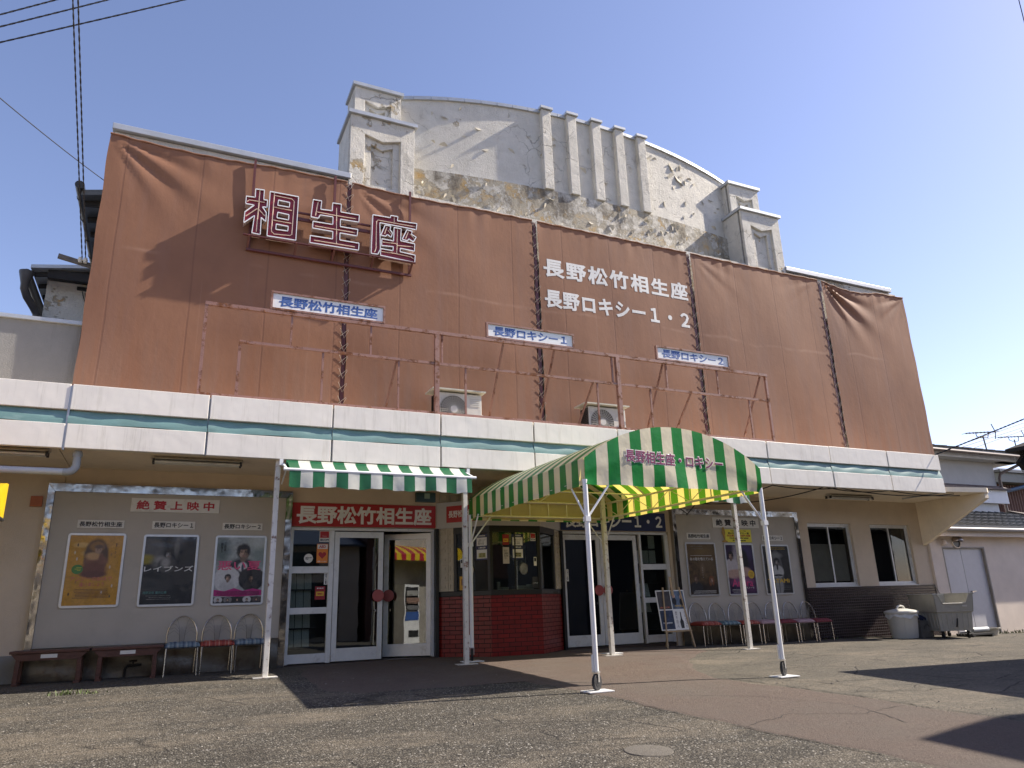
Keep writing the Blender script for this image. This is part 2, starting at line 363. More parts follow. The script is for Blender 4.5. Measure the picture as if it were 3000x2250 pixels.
# ------------------------------------------------------------------ geometry helpers
def frame(x, y, z, yaw=0.):
    """local u right, v up, n outwards (yaw 0 faces the street, -Y)"""
    c, s = math.cos(yaw), math.sin(yaw)
    m = Matrix(((c, 0, s, x), (s, 0, -c, y), (0, 1, 0, z), (0, 0, 0, 1)))
    return m
class MB:
    def __init__(s, M=None): s.v = []; s.f = []; s.M = M
    def add(s, vs, fs):
        o = len(s.v)
        s.v += [Vector(v) for v in vs]; s.f += [tuple(i+o for i in f) for f in fs]; return s
    def box(s, x0, x1, y0, y1, z0, z1):
        return s.add([(x, y, z) for z in (z0, z1) for y in (y0, y1) for x in (x0, x1)],
                     [(0, 2, 3, 1), (4, 5, 7, 6), (0, 1, 5, 4), (2, 6, 7, 3), (0, 4, 6, 2), (1, 3, 7, 5)])
    def bar(s, p, q, w, h=None, up=(0, 0, 1)):
        h = h or w; p, q = Vector(p), Vector(q); d = (q-p).normalized(); up = Vector(up)
        if abs(d.dot(up)) > .95: up = Vector((0, 1, 0))
        a = d.cross(up).normalized(); b = a.cross(d)
        vs = [c + a*sx*w/2 + b*sy*h/2 for c in (p, q) for sy in (-1, 1) for sx in (-1, 1)]
        return s.add(vs, [(0, 2, 3, 1), (4, 5, 7, 6), (0, 1, 5, 4), (2, 6, 7, 3), (0, 4, 6, 2), (1, 3, 7, 5)])
    def tube(s, pts, r, n=8, closed=False, cap=True):
        P = [Vector(p) for p in pts]; N = len(P); rs = r if isinstance(r, (list, tuple)) else [r]*N
        up = None; vs = []; fs = []
        for i, p in enumerate(P):
            a = P[(i-1) % N] if closed or i else p; b = P[(i+1) % N] if closed or i < N-1 else p
            d = (b-a).normalized()
            if up is None: up = Vector((0, 0, 1)) if abs(d.z) < .9 else Vector((0, 1, 0))
            x = d.cross(up).normalized(); up = x.cross(d).normalized()
            for k in range(n):
                t = 2*math.pi*k/n; vs.append(p + x*math.cos(t)*rs[i] + up*math.sin(t)*rs[i])
        for i in range(N if closed else N-1):
            j = (i+1) % N
            for k in range(n):
                l = (k+1) % n; fs.append((i*n+k, i*n+l, j*n+l, j*n+k))
        if cap and not closed: fs += [tuple(range(n-1, -1, -1)), tuple(range((N-1)*n, N*n))]
        return s.add(vs, fs)
    def cyl(s, p, q, r, r1=None, n=16): return s.tube([p, q], [r, r if r1 is None else r1], n)
    def lathe(s, prof, c=(0, 0, 0), n=24, sx=1, sy=1):
        vs = [(c[0]+r*math.cos(2*math.pi*k/n)*sx, c[1]+r*math.sin(2*math.pi*k/n)*sy, c[2]+z) for r, z in prof for k in range(n)]
        fs = [(i*n+k, i*n+(k+1) % n, (i+1)*n+(k+1) % n, (i+1)*n+k) for i in range(len(prof)-1) for k in range(n)]
        return s.add(vs, fs)
    def poly(s, loops, d0, d1, axis='n'):
        """flat shape (first loop outer, rest holes) in the two other axes, thick from d0 to d1 along axis"""
        mk = {'n': lambda a, b, d: (a, b, d), 'y': lambda a, b, d: (a, d, b), 'x': lambda a, b, d: (d, a, b), 'z': lambda a, b, d: (a, b, d)}[axis]
        tri = tessellate_polygon([[Vector((a, b, 0)) for a, b in L] for L in loops])
        fl = [p for L in loops for p in L]; n = len(fl)
        vs = [mk(a, b, d) for d in (d0, d1) for a, b in fl]
        fs = [tuple(t) for t in tri] + [tuple(i+n for i in reversed(t)) for t in tri]
        k = 0
        for L in loops:
            m = len(L)
            for i in range(m):
                a, b = k+i, k+(i+1) % m; fs.append((a, b, b+n, a+n))
            k += m
        return s.add(vs, fs)
    def rect(s, u0, u1, v0, v1, n0, n1): return s.box(u0, u1, v0, v1, n0, n1)
    def ell(s, cu, cv, ru, rv, n0, n1, k=20):
        return s.poly([[(cu+ru*math.cos(2*math.pi*i/k), cv+rv*math.sin(2*math.pi*i/k)) for i in range(k)]], n0, n1)
    def grid(s, fn, nu, nv):
        vs = [fn(i/nu, j/nv) for j in range(nv+1) for i in range(nu+1)]
        return s.add(vs, [(j*(nu+1)+i, j*(nu+1)+i+1, (j+1)*(nu+1)+i+1, (j+1)*(nu+1)+i) for j in range(nv) for i in range(nu)])
    def build(s, name, mat, parent=None, smooth=False, bevel=0, label=None, local=None):
        me = bpy.data.meshes.new(name)
        vs = [tuple(s.M @ v) if s.M else tuple(v) for v in s.v]
        me.from_pydata(vs, [], s.f)
        bm = bmesh.new(); bm.from_mesh(me); bmesh.ops.recalc_face_normals(bm, faces=bm.faces[:]); bm.to_mesh(me); bm.free()
        me.materials.append(mat)
        o = bpy.data.objects.new(name, me); col.objects.link(o)
        if local: o.matrix_basis = local
        if smooth:
            for p in me.polygons: p.use_smooth = True
            try: me.set_sharp_from_angle(angle=R(smooth if smooth is not True else 40))
            except Exception: pass
        if bevel:
            b = o.modifiers.new('bevel', 'BEVEL'); b.width = bevel; b.segments = 2; b.limit_method = 'ANGLE'; b.angle_limit = R(40)
        if parent: adopt(o, parent)
        if label: o['label'] = label
        return o
def adopt(o, parent):
    o.parent = parent
    if parent.type == 'EMPTY':
        o.matrix_parent_inverse = Matrix.LocRotScale(parent.location, parent.rotation_euler, None).inverted()
    elif parent.matrix_basis != Matrix.Identity(4):
        o.matrix_parent_inverse = parent.matrix_basis.inverted()
def tag(o, label, cat, group=None, kind=None):
    if label: o['label'] = label
    if cat: o['category'] = cat
    if group: o['group'] = group
    if kind: o['kind'] = kind
    return o
def thing(name, label, cat, loc=(0, 0, 0), group=None, rz=0):
    o = bpy.data.objects.new(name, None); col.objects.link(o); o.location = loc; o.rotation_euler = (0, 0, rz); o.empty_display_size = .2
    return tag(o, label, cat, group)
def copy_tree(o, parent=None):
    c = o.copy(); col.objects.link(c)
    if parent: c.parent = parent
    for ch in list(o.children): copy_tree(ch, c)
    return c
def text(name, body, mat, parent, fr, cu, cv, w, h, n=.003, bold=.02, depth=.0015, res=2, space=1.0, line=1.0, thin_fit=True):
    """lettering fitted into a box of w x h centred at (cu, cv) of frame fr"""
    c = bpy.data.curves.new(name, 'FONT'); c.body = body; c.bevel_depth = bold; c.bevel_resolution = 0
    c.fill_mode = 'FRONT'; c.resolution_u = res; c.space_character = space; c.space_line = line
    t = bpy.data.objects.new(name, c); col.objects.link(t)
    bpy.context.view_layer.update()
    me = bpy.data.meshes.new_from_object(t.evaluated_get(bpy.context.evaluated_depsgraph_get()))
    bpy.data.objects.remove(t); bpy.data.curves.remove(c)
    xs = [v.co.x for v in me.vertices]; ys = [v.co.y for v in me.vertices]; zs = [v.co.z for v in me.vertices]
    x0, x1, y0, y1, z0, z1 = min(xs), max(xs), min(ys), max(ys), min(zs), max(zs)
    sx = w/(x1-x0); sy = h/(y1-y0) if h else sx; sz = depth/max(1e-6, z1-z0)
    for v in me.vertices:
        v.co = fr @ Vector((cu+(v.co.x-(x0+x1)/2)*sx, cv+(v.co.y-(y0+y1)/2)*sy, n+(v.co.z-z0)*sz))
    me.name = name
    me.materials.clear(); me.materials.append(mat)
    o = bpy.data.objects.new(name, me); col.objects.link(o)
    if parent: adopt(o, parent)
    return o
def interp(x, P):
    for (a, b), (c, d) in zip(P, P[1:]):
        if x <= c: return b + (d-b)*max(0, x-a)/(c-a)
    return P[-1][1]
GX = [(-60, 0), (6, 0), (9, -.05), (13, -.11), (16, -.17), (20, -.25), (60, -.5)]
def gz(x, y):
    g = interp(x, GX)
    return g - .04*max(0, min(-(y+1), 14))
def arc(c, r, a0, a1, n, f):
    return [f(c[0]+r*math.cos(R(a0+(a1-a0)*i/n)), c[1]+r*math.sin(R(a0+(a1-a0)*i/n))) for i in range(n+1)]

# ------------------------------------------------------------------ ground
def steps(a, b, near, far, lo, hi):
    out = []; x = a
    while x < b:
        out.append(x); x += near if lo <= x < hi else far
    return out+[b]
g = MB(); xs = steps(-300, 300, .5, 12, -8, 24); ys = steps(-300, 300, .5, 12, -18, 2)
g.add([(x, y, gz(x, y)) for y in ys for x in xs],
      [(j*len(xs)+i, j*len(xs)+i+1, (j+1)*len(xs)+i+1, (j+1)*len(xs)+i) for j in range(len(ys)-1) for i in range(len(xs)-1)])
tag(g.build('ground', GROUND), None, None, None, 'structure')
# the faded red asphalt: wide apron at the doors, then a lane running towards the street
left = [(1.86, .6), (1.86, .2), (1.80, -1.2), (1.70, -2.6), (1.78, -3.3), (2.1, -3.62), (3.2, -3.70), (4.15, -3.72), (4.30, -4.1), (4.42, -4.9), (4.50, -5.6), (4.52, -6.6), (4.68, -7.9), (4.8, -8.8), (4.9, -11), (5.0, -16)]
right = [(9.45, .6), (9.45, .1), (9.25, -.9), (9.05, -1.5), (8.45, -1.95), (7.7, -2.7), (7.1, -3.5), (6.65, -4.3), (6.55, -4.7), (6.6, -5.2), (6.75, -5.8), (6.88, -6.6), (6.86, -7.4), (7.0, -8.2), (7.2, -11), (7.4, -16)]
def along(P, t):
    t *= len(P)-1; i = min(int(t), len(P)-2); f = t-i
    return P[i][0]+(P[i+1][0]-P[i][0])*f, P[i][1]+(P[i+1][1]-P[i][1])*f
def rr(u, v):
    a = along(left, v); b = along(right, v)
    w = .03*math.sin(v*70)+.016*math.sin(v*151+1) if v > .1 else 0
    x = a[0]+w+(b[0]+w*.8-a[0]-w)*u; y = a[1]+(b[1]-a[1])*u
    e = min(u, 1-u)*24
    return (x, y, gz(x, y)+.005*min(1, e)-.004*(1-min(1, e)))
def crack(P, w, seed):
    rnd = random.Random(seed); pts = []
    for (a, b), (c, d) in zip(P, P[1:]):
        n = max(2, int(math.hypot(c-a, d-b)/.09))
        for i in range(n): t = i/n; pts.append((a+(c-a)*t+rnd.uniform(-.03, .03), b+(d-b)*t+rnd.uniform(-.03, .03)))
    m = MB(); vs = []
    for i, (x, y) in enumerate(pts):
        a = pts[max(0, i-1)]; b = pts[min(len(pts)-1, i+1)]; l = math.hypot(b[0]-a[0], b[1]-a[1]) or 1; nx, ny = -(b[1]-a[1])/l, (b[0]-a[0])/l
        ww = w*rnd.uniform(.25, 1)*(.3 if i in (0, len(pts)-1) else 1)
        vs += [(x+nx*ww, y+ny*ww, gz(x, y)+.0075), (x-nx*ww, y-ny*ww, gz(x, y)+.0075)]
    m.add(vs, [(2*i, 2*i+1, 2*i+3, 2*i+2) for i in range(len(pts)-1)]); return m
CRK = M('open_crack', (.022, .020, .018), 1)
for i, (P, w) in enumerate((([(6.60, -4.75), (6.75, -5.8), (6.88, -6.6), (6.86, -7.4), (7.0, -8.3)], .012), ([(6.9, -5.1), (7.6, -5.5), (8.4, -5.6), (9.6, -6.1), (10.6, -6.2)], .010), ([(7.0, -6.2), (7.9, -6.5), (8.8, -6.4), (9.9, -6.9)], .010),
        ([(7.3, -5.3), (7.5, -6.1), (7.35, -6.8)], .008), ([(4.7, -7.2), (5.4, -7.0), (6.0, -7.3), (6.8, -7.1)], .007), ([(8.0, -2.6), (9.2, -3.1), (10.6, -3.0), (12.5, -3.4)], .009), ([(10.2, -1.8), (12.0, -2.2), (14.5, -2.0)], .008), ([(5.4, -2.4), (6.5, -2.6), (7.6, -2.3), (8.6, -2.5)], .006), ([(2.6, -2.0), (3.4, -2.2), (4.4, -2.0)], .006),
        ([(4.50, -5.2), (4.53, -6.4), (4.66, -7.6), (4.78, -8.6)], .010), ([(-1.2, -2.6), (.2, -2.4), (1.2, -2.7)], .008), ([(.6, -1.9), (1.3, -1.6), (1.7, -1.75)], .007), ([(5.2, -5.6), (5.9, -6.1), (6.3, -6.9), (5.9, -7.9)], .007))):
    tag(crack(P, w, i).build('road_crack', CRK), None, None, None, 'structure')
tag(MB().grid(rr, 24, 120).build('red_road', REDROAD), None, None, None, 'structure')
mh = MB(); mh.lathe([(0, .0075), (.17, .0075), (.18, .006), (.185, .0)], (0, 0, 0), 28)
mo = mh.build('manhole_cover', M('asphalt_filled_cover', (.112, .101, .085), .92, 0, .35, 60, .6, 120), None, True)
mo.location = (3.41, -7.57, gz(3.41, -7.57)); mo.rotation_euler = (R(2.3), 0, 0)
tag(mo, 'round worn manhole cover set flush in the gravelly asphalt', 'manhole')

# ------------------------------------------------------------------ the cinema building
B = thing('cinema_building', 'old two storey cinema with brown tarpaulin front and flaking white arched gable', 'building', (8, 0, 0))
# lower front wall: cream render in pieces round the openings
w = MB()
w.box(-1.44, 1.86, 0, .25, -.3, 2.99); w.box(1.86, 4.40, 0, .25, 2.17, 2.99)
w.box(4.40, 6.88, .02, .25, 2.62, 2.985); w.box(6.88, 9.44, 0, .25, 2.17, 2.99)
w.box(9.44, 13.38, 0, .25, -.5, 2.99); w.box(13.38, 14.78, 0, .25, 2.43, 2.99); w.box(14.78, 15.42, 0, .25, -.5, 2.99)
w.box(15.42, 16.80, 0, .25, 2.43, 2.99); w.box(16.80, 17.36, 0, .25, -.5, 2.99)
w.box(13.38, 14.78, .001, .25, -.5, 1.0); w.box(15.42, 16.80, .001, .25, -.5, 1.0)
w.box(17.11, 17.36, .25, 9, -.5, 2.99); w.box(-1.44, -1.2, .25, 9, -.3, 2.99)
w.build('lower_wall', CREAMW, B)
dk = MB(); dk.box(13.06, 17.34, -.022, -.002, -.5, .985); dk.build('tiled_dado', DARKT, B)
# slab and soffit, fascia in jointed panels, teal band between them
so_ = MB(); so_.poly([[(-1.40, -1.64), (16.0, -1.64), (16.02, -1.66), (17.26, -1.84), (17.36, -1.8), (17.36, .3), (-1.40, .3)]], 2.99, 3.10, 'z')
so_.box(-1.40, 15.98, -1.62, .2, 3.1, 3.74); so_.build('canopy_slab', SOFFIT, B)
fin = MB(); fin.poly([[(-.0, 1.93), (-1.80, 2.86), (-1.80, 2.989), (-.0, 2.989)]], 17.20, 17.34, 'x'); fin.build('bracket_fin', SOFFIT, B, bevel=.01)
joints = [-1.33, .385, 2.13, 3.86, 5.54, 7.24, 8.97, 10.77, 12.5, 14.24, 15.97]
for a, b in zip(joints, joints[1:]):
    jz, jy = random.uniform(-.006, .006), random.uniform(-.005, .004)
    p = MB(); p.box(a+.012+abs(jz)*.6, b-.012, -1.715+jy, -1.65, 3.47, 3.82+jz); p.build('upper_fascia_panel', FASCIA, B, bevel=.006)
    p = MB(); p.box(a+.012, b-.012-abs(jy), -1.725-jy, -1.65, 2.95-jz, 3.275); p.build('lower_fascia_panel', FASCIA, B, bevel=.006)
    # dished, slightly sagging teal strip
    t = MB(); t.grid(lambda u, v, a=a, b=b: (a+.004+(b-a-.008)*u, -1.665-.045*math.sin(v*math.pi/2)-.006*math.sin(u*17+v*3), 3.468-.185*v-.008*math.sin(u*9)), 24, 6)
    t.build('teal_strip', TEAL, B, True)
sh = MB(); sh.box(-1.33, 15.97, -1.648, -1.60, 2.96, 3.80); sh.box(15.955, 15.985, -1.60, -.6, 2.96, 3.81); sh.build('fascia_backing', GALV, B)
# front wall behind the tarpaulins, coping, hall roof behind
u = MB(); u.box(-1.42, 17.42, -.42, .0, 3.12, 8.60); u.box(-1.42, -1.2, .001, 18, 3.0, 8.0); u.box(17.2, 17.42, .001, 18, 3.0, 8.0)
u.build('upper_wall', PEELM, B)
for a, b in ((-1.46, 2.52), (13.42, 17.2)):
    cp = MB(); cp.box(a, b, -.50, .05, 8.61, 8.72); cp.build('parapet_coping', GALV, B, bevel=.008)
rf = MB(); rf.poly([[(-1.90, 7.94), (8, 10.3), (17.9, 7.94), (17.9, 7.84), (8, 10.15), (-1.90, 7.84)]], .55, 26, 'y'); rf.build('roof', TILEROOF, B)
gt = MB(); gt.cyl((-1.93, .45, 7.98), (-1.93, 20, 7.98), .075, n=14)
for k in range(24): gt.cyl((-1.93, .9+k*.8, 7.98), (-1.93, .93+k*.8, 7.98), .084, n=14)
gt.build('roof_gutter', BLACK, B, True)
for k in range(12): ev = MB(); ev.bar((-1.86, .8+k*.6, 7.82), (-1.42, .8+k*.6, 7.86), .07, .10); ev.build('eave_rafter', TIMBERB, B)
# arched gable, bowed gently outwards
def bow(x): return .25-.42*(1-((x-8)/4.6)**2)
def top(x): return 10.86+1.15*math.sqrt(max(0, 1-((x-8)/6.0)**2)) - 1.15*math.sqrt(1-(4.4/6.0)**2) + .36
ga = MB()
def gw(u, v):
    x = 3.5+9.0*u; z = 9.50+(top(x)-9.50)*v; return (x, bow(x), z)
ga.grid(gw, 60, 10); ga.grid(lambda u, v: (gw(u, v)[0], gw(u, v)[1]+.3, gw(u, v)[2]), 60, 2)
ga.build('arched_gable', PEEL, B, True)
lo = MB(); lo.grid(lambda u, v: (3.5+9*u, bow(3.5+9*u)-.07, 8.3+1.24*v), 60, 6); lo.build('weathered_band', PEELH, B, True)
le = MB(); le.grid(lambda u, v: (3.5+9*u, bow(3.5+9*u)-.07+.07*v, 9.54+.012*v), 60, 1); le.build('ledge', GALV, B, True)
ac = MB()
for k in range(24):
    xa, xb = 3.55+8.9*k/24, 3.55+8.9*(k+1)/24-.012
    ac.add([(x, bow(x)+d, top(x)+h) for x in (xa, xb) for d, h in ((-.05, -.03), (-.05, .05), (.32, .05), (.32, -.03))],
           [(0, 1, 5, 4), (1, 2, 6, 5), (2, 3, 7, 6), (3, 0, 4, 7), (0, 3, 2, 1), (4, 5, 6, 7)])
ac.build('gable_coping', GALV, B)
for k in range(5):
    x = 6.925+.652*k
    pl = MB(); pl.box(x-.115, x+.115, bow(x)-.12, bow(x)+.02, 9.545, top(x)+.02); o = pl.build('pilaster', PEEL, B, bevel=.012)
    c = MB(); c.box(x-.155, x+.155, bow(x)-.17, bow(x)+.05, top(x)+.025, top(x)+.085); c.build('pilaster_cap', GALV, o)
# curled flakes of old paint standing off the wall, and the X-shaped burst right of the ribs
fl = MB(); rf_ = random.Random(21)
def flake(x, z, s, a, lift):
    y = bow(x)-.004-(.07 if z < 9.5 else 0)
    d = Vector((math.cos(a), 0, math.sin(a))); n = Vector((-math.sin(a), 0, math.cos(a)))
    c = Vector((x, y, z)); w = s*rf_.uniform(.22, .5)
    fl.add([c-d*s*.5, c+d*s*.5, c+d*s*.32+n*w*.6+Vector((0, -lift*.6, 0)), c+n*w+Vector((0, -lift, 0)), c-d*s*.35+n*w*.55+Vector((0, -lift*.5, 0))], [(0, 1, 2, 3, 4)])
for k in range(46):
    x = rf_.uniform(4.0, 12.1); z = rf_.uniform(9.7, top(x)-.15)
    if 6.7 < x < 9.7: z = rf_.uniform(10, 11.4)
    flake(x, z, rf_.uniform(.05, .22), rf_.uniform(0, 6.28), rf_.uniform(.02, .06))
for k in range(60): flake(rf_.uniform(3.95, 12.1), rf_.uniform(8.75, 9.45), rf_.uniform(.05, .2), rf_.uniform(0, 6.28), rf_.uniform(.02, .06))
for dx, dz, s, a in ((-.08, .12, .26, 2.2), (-.14, .20, .16, 1.1), (.16, .14, .30, .75), (.22, .24, .22, 1.5), (-.14, -.14, .34, .75), (.10, -.12, .30, 2.4), (.18, -.24, .18, 2.5)):
    flake(10.62+dx, 10.96+dz, s*.9, a, .055)
fl.build('paint_flakes', M('curled_paint', (.52, .48, .39), .9, var=.2, vs=8), B)['kind'] = 'stuff'
def pylon(x0, x1, z0, z1, yf, yb, name):
    """block with a stepped recess whose top edge dips in a shallow V"""
    m = MB(frame(0, yf, 0)); wd = x1-x0
    def loop(i, ti, zb):
        a, b, c = x0+i, x1-i, (x0+x1)/2
        return [(a, zb), (a, z1-ti), (c, z1-ti-.10), (b, z1-ti), (b, zb)]
    O = [(x0, z0), (x0, z1), (x1, z1), (x1, z0)]
    i1, i2 = wd*.22, wd*.33; zb = z0+.02
    L1 = loop(i1, wd*.30, zb); L2 = loop(i2, wd*.42, zb+.03)
    m.poly([O, list(reversed(L1))], -.07, 0)
    m.poly([L1, list(reversed(L2))], -.13, -.065)
    m.rect(x0, x1, z0, z1, -(yb-yf), -.125)
    o = m.build(name, PEELM, B, bevel=.008)
    c = MB(); c.box(x0-.05, x1+.05, yf-.06, yb, z1+.002, z1+.075); c.build('pylon_cap', GALV, o)
for x0, x1, ux0, ux1 in ((2.48, 3.76, 2.62, 3.58), (12.19, 13.42, 12.28, 13.25)):
    pylon(x0, x1, 8.3, 10.06, -.47, .62, 'pylon'); pylon(ux0, ux1, 9.8, 11.04, -.08, .60, 'pylon_top')

# windows at the right
for x0, x1, frosted in ((13.38, 14.78, True), (15.42, 16.80, False)):
    wn = MB(frame(0, .11, 0)); z0, z1 = 1.0, 2.43
    wn.rect(x0, x1, z1-.045, z1, 0, .05); wn.rect(x0, x1, z0, z0+.045, 0, .06); wn.rect(x0, x0+.035, z0+.045, z1-.045, 0, .05); wn.rect(x1-.035, x1, z0+.045, z1-.045, 0, .05)
    o = wn.build('window', ALUW, B)
    mid = (x0+x1)/2
    for a, b, d in ((x0+.035, mid+.02, .024), (mid-.02, x1-.035, .002)):
        f = MB(frame(0, .11-d, 0)); f.rect(a, a+.035, z0+.045, z1-.045, 0, .02); f.rect(b-.035, b, z0+.045, z1-.045, 0, .02)
        f.rect(a+.035, b-.035, z0+.045, z0+.085, 0, .02); f.rect(a+.035, b-.035, z1-.08, z1-.045, 0, .02); f.build('sash', ALUW, o)
        pn = MB(frame(0, .11-d, 0)); pn.rect(a+.035, b-.035, z0+.085, z1-.08, .004, .010); pn.build('pane', GLASSD, o)
    rm = MB(); rm.box(x0, x1, .54, .56, z0, z1); rm.build('room_blind', DARKI if not frosted else DKGREY, o)
    if frosted:
        bl = MB(); bl.box(x0+.02, x1-.14, .135, .142, 1.12, 1.96); bl.build('pale_blind', M('old_pale_blind', (.74, .70, .60), .8), o)
    sill = MB(); sill.box(x0-.01, x1+.01, -.012, .10, .987, 1.0); sill.build('sill', ALUW, o)

# plain dark room behind the two windows
m = MB(); m.box(13.0, 17.1, 2.4, 2.5, .3, 2.9); m.box(12.9, 13.0, .26, 2.5, .3, 2.9); m.box(17.0, 17.1, .26, 2.5, .3, 2.9); m.box(12.9, 17.1, .26, 2.5, 2.9, 2.95); m.box(12.9, 17.1, .26, 2.5, .25, .3); m.build('side_room', DARKI, B)
# lobby inside
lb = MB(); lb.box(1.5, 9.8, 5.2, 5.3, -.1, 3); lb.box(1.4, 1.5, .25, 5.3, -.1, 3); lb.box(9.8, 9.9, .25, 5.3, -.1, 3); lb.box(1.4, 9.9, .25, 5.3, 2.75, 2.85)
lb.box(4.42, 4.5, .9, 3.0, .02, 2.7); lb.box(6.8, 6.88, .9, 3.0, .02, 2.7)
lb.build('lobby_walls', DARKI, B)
lf = MB(); lf.box(1.5, 9.8, .05, 5.2, -.1, .012); lf.build('lobby_floor', DARKF, B)

def leaf(x0, x1, z0, z1, fr, parent, knob_u, glass=None):
    st, tp, bt = .085, .10, .20
    d = MB(fr); d.rect(x0, x0+st, z0, z1, -.04, 0); d.rect(x1-st, x1, z0, z1, -.04, 0); d.rect(x0+st, x1-st, z1-tp, z1, -.04, 0); d.rect(x0+st, x1-st, z0, z0+bt, -.04, 0)
    o = d.build('door', ALUW, parent, bevel=.004)
    gl = MB(fr); gl.rect(x0+st, x1-st, z0+bt, z1-tp, -.024, -.016); gl.build('door_pane', glass or DOORG, o)
    kn = MB(fr); kn.poly([[(knob_u+.10*math.cos(t*.2618), 1.04+.10*math.sin(t*.2618)) for t in range(24)]], .035, .055)
    kn.rect(knob_u-.03, knob_u+.03, 1.0, 1.08, 0, .035)
    kn.build('round_handle', M('dusty_red_handle', (.36, .085, .080), .35), o, bevel=.006)
    lk = MB(fr); lk.ell(knob_u+(.03 if knob_u < (x0+x1)/2 else -.03), .80, .018, .018, 0, .008); lk.build('lock', CHROME, o)
    return o
def door_set(xa, xb, side_left, name):
    """aluminium shopfront: sidelight with two transoms and a pair of glazed leaves"""
    fr = frame(0, .10, 0); e = MB(fr)
    e.rect(xa, xb, 2.115, 2.165, 0, .07)
    if side_left: s0, s1, d0, d1 = xa, xa+.70, xa+.70, xb
    else: s0, s1, d0, d1 = xb-.70, xb, xa, xb-.70
    e.rect(s0, s0+.05, .02, 2.115, 0, .07); e.rect(s1-.06, s1+.02, .02, 2.115, 0, .07)
    e.rect(xb-.05 if side_left else xa, xb if side_left else xa+.05, .02, 2.115, 0, .07)
    for za, zb in ((.03, .17), (.78, .88), (1.42, 1.53)): e.rect(s0+.05, s1-.06, za, zb, .005, .06)
    o = e.build(name, ALUW, B, bevel=.003)
    for za, zb in ((.17, .78), (.88, 1.42), (1.53, 2.115)):
        q = MB(fr); q.rect(s0+.05, s1-.06, za, zb, .028, .034); q.build('side_pane', GLASSC, o)
    d0 += .03; d1 -= .055; m = (d0+d1)/2
    return o, d0, m, d1
o1, a, m, b = door_set(1.86, 4.35, True, 'left_entrance')
leaf(a, m-.01, .03, 2.10, frame(0, .10-.05, 0), B, m-.10)
th = R(29)                                                    # the right leaf stands ajar, swung inwards about its right edge
leaf(-(b-m-.01), 0, .035, 2.10, frame(b, .06, 0, -th), B, -(b-m-.01)+.10, DOORM)
o2, a, m, b = door_set(6.90, 9.42, False, 'right_entrance')
leaf(a, m-.005, .03, 2.10, frame(0, .05, 0), B, m-.10); leaf(m+.005, b, .03, 2.10, frame(0, .05, 0), B, m+.10)

# ticket booth: three-sided bay of glazed red brick under a black counter
K = [(4.42, .0), (5.10, -.73), (6.06, -.75), (6.86, .0)]
bo = MB()
bo.poly([[(4.40, .05)]+[(4.41, -.01), (5.10, -.745), (6.06, -.765), (6.87, -.01), (6.88, .05)]], .985, 1.075, 'z')
booth = bo.build('ticket_booth', BLACK, B, bevel=.01)
def seg(i):
    (x0, y0), (x1, y1) = K[i], K[i+1]; L = math.hypot(x1-x0, y1-y0); yaw = math.atan2(y1-y0, x1-x0)
    return x0, y0, L, yaw
for i in range(3):
    x0, y0, L, yaw = seg(i)
    loc = Matrix.Translation((x0, y0, 0)) @ Matrix.Rotation(yaw, 4, 'Z')
    p = MB(); p.box(0, L, 0, .10, -.10, .985); p.build('brick_face', REDB, booth, local=loc)
    fr = frame(x0, y0, 0, yaw)
    h = MB(fr); h.rect(-.02 if i else -.04, L+.02, 2.16, 2.62, -.06, .03); h.build('header_board', M('pale_grey_header', (.50, .49, .47), .5, var=.05), booth)
    s = MB(fr); e0, e1 = ((.30, L) if i == 0 else (0, L) if i == 1 else (0, L-.30))
    s.rect(e0, e1, 2.05, 2.16, -.05, .012); s.rect(e0, e0+.05, 1.075, 2.05, -.05, .0); s.rect(e1-.05, e1, 1.075, 2.05, -.05, .0)
    if i == 1: s.rect(L/2-.012, L/2+.012, 1.075, 2.05, -.03, -.01)
    s.build('booth_frame', BLACK, booth)
    q = MB(fr); q.rect(e0+.05, e1-.05, 1.08, 2.05, -.03, -.024); q.build('booth_pane', GLASSC, booth)
    if i != 1:
        t = MB(fr); ta, tb = (.0, .30) if i == 0 else (L-.30, L)
        t.rect(ta, tb, 1.075, 2.16, -.05, -.004)
        for r in range(7):
            for c in range(2):
                ua, va = ta+.01+c*.19, 1.085+r*.153
                ub = min(ua+.18, tb-.006)
                t.poly([[(ua, va), (ub, va), (ub, va+.143), (ua, va+.143)], [(ua+.03, va+.03), (ua+.03, va+.113), (min(ua+.15, ub-.01), va+.113), (min(ua+.15, ub-.01), va+.03)]], -.004, .012)
                if ub-ua > .1: t.rect(ua+.055, min(ua+.125, ub-.02), va+.05, va+.093, -.004, .010)
        t.build('embossed_tile', BEIGET, booth)
    if i < 2:
        u0 = (L*.60, L*.66)[i]
        rg = MB(fr); rg.tube([(u0+.075*math.cos(k*.2618), 1.42+.10*math.sin(k*.2618), -.01) for k in range(24)], .008, 6, True)
        rg.build('speaking_ring', CHROME, booth, True)
        rd = MB(fr); rd.ell(u0, 1.42, .07, .095, -.018, -.014); rd.build('speaking_mesh', MIDG, booth)
for x in (4.375, 6.885):
    p = MB(); p.box(x-.025, x+.03, -.06, .0, 0, 2.16); p.build('black_post', BLACK, booth)
# decorative block wall above the header, in the shade of the slab
e = MB(frame(0, .015, 0))
for r in range(2):
    for c in range(13):
        ua, va = 4.44+c*.186, 2.65+r*.165
        e.poly([[(ua, va), (ua+.17, va), (ua+.17, va+.15), (ua, va+.15)], [(ua+.03, va+.03), (ua+.03, va+.12), (ua+.14, va+.12), (ua+.14, va+.03)]], 0, .02)
e.build('block_frieze', BEIGET, booth)
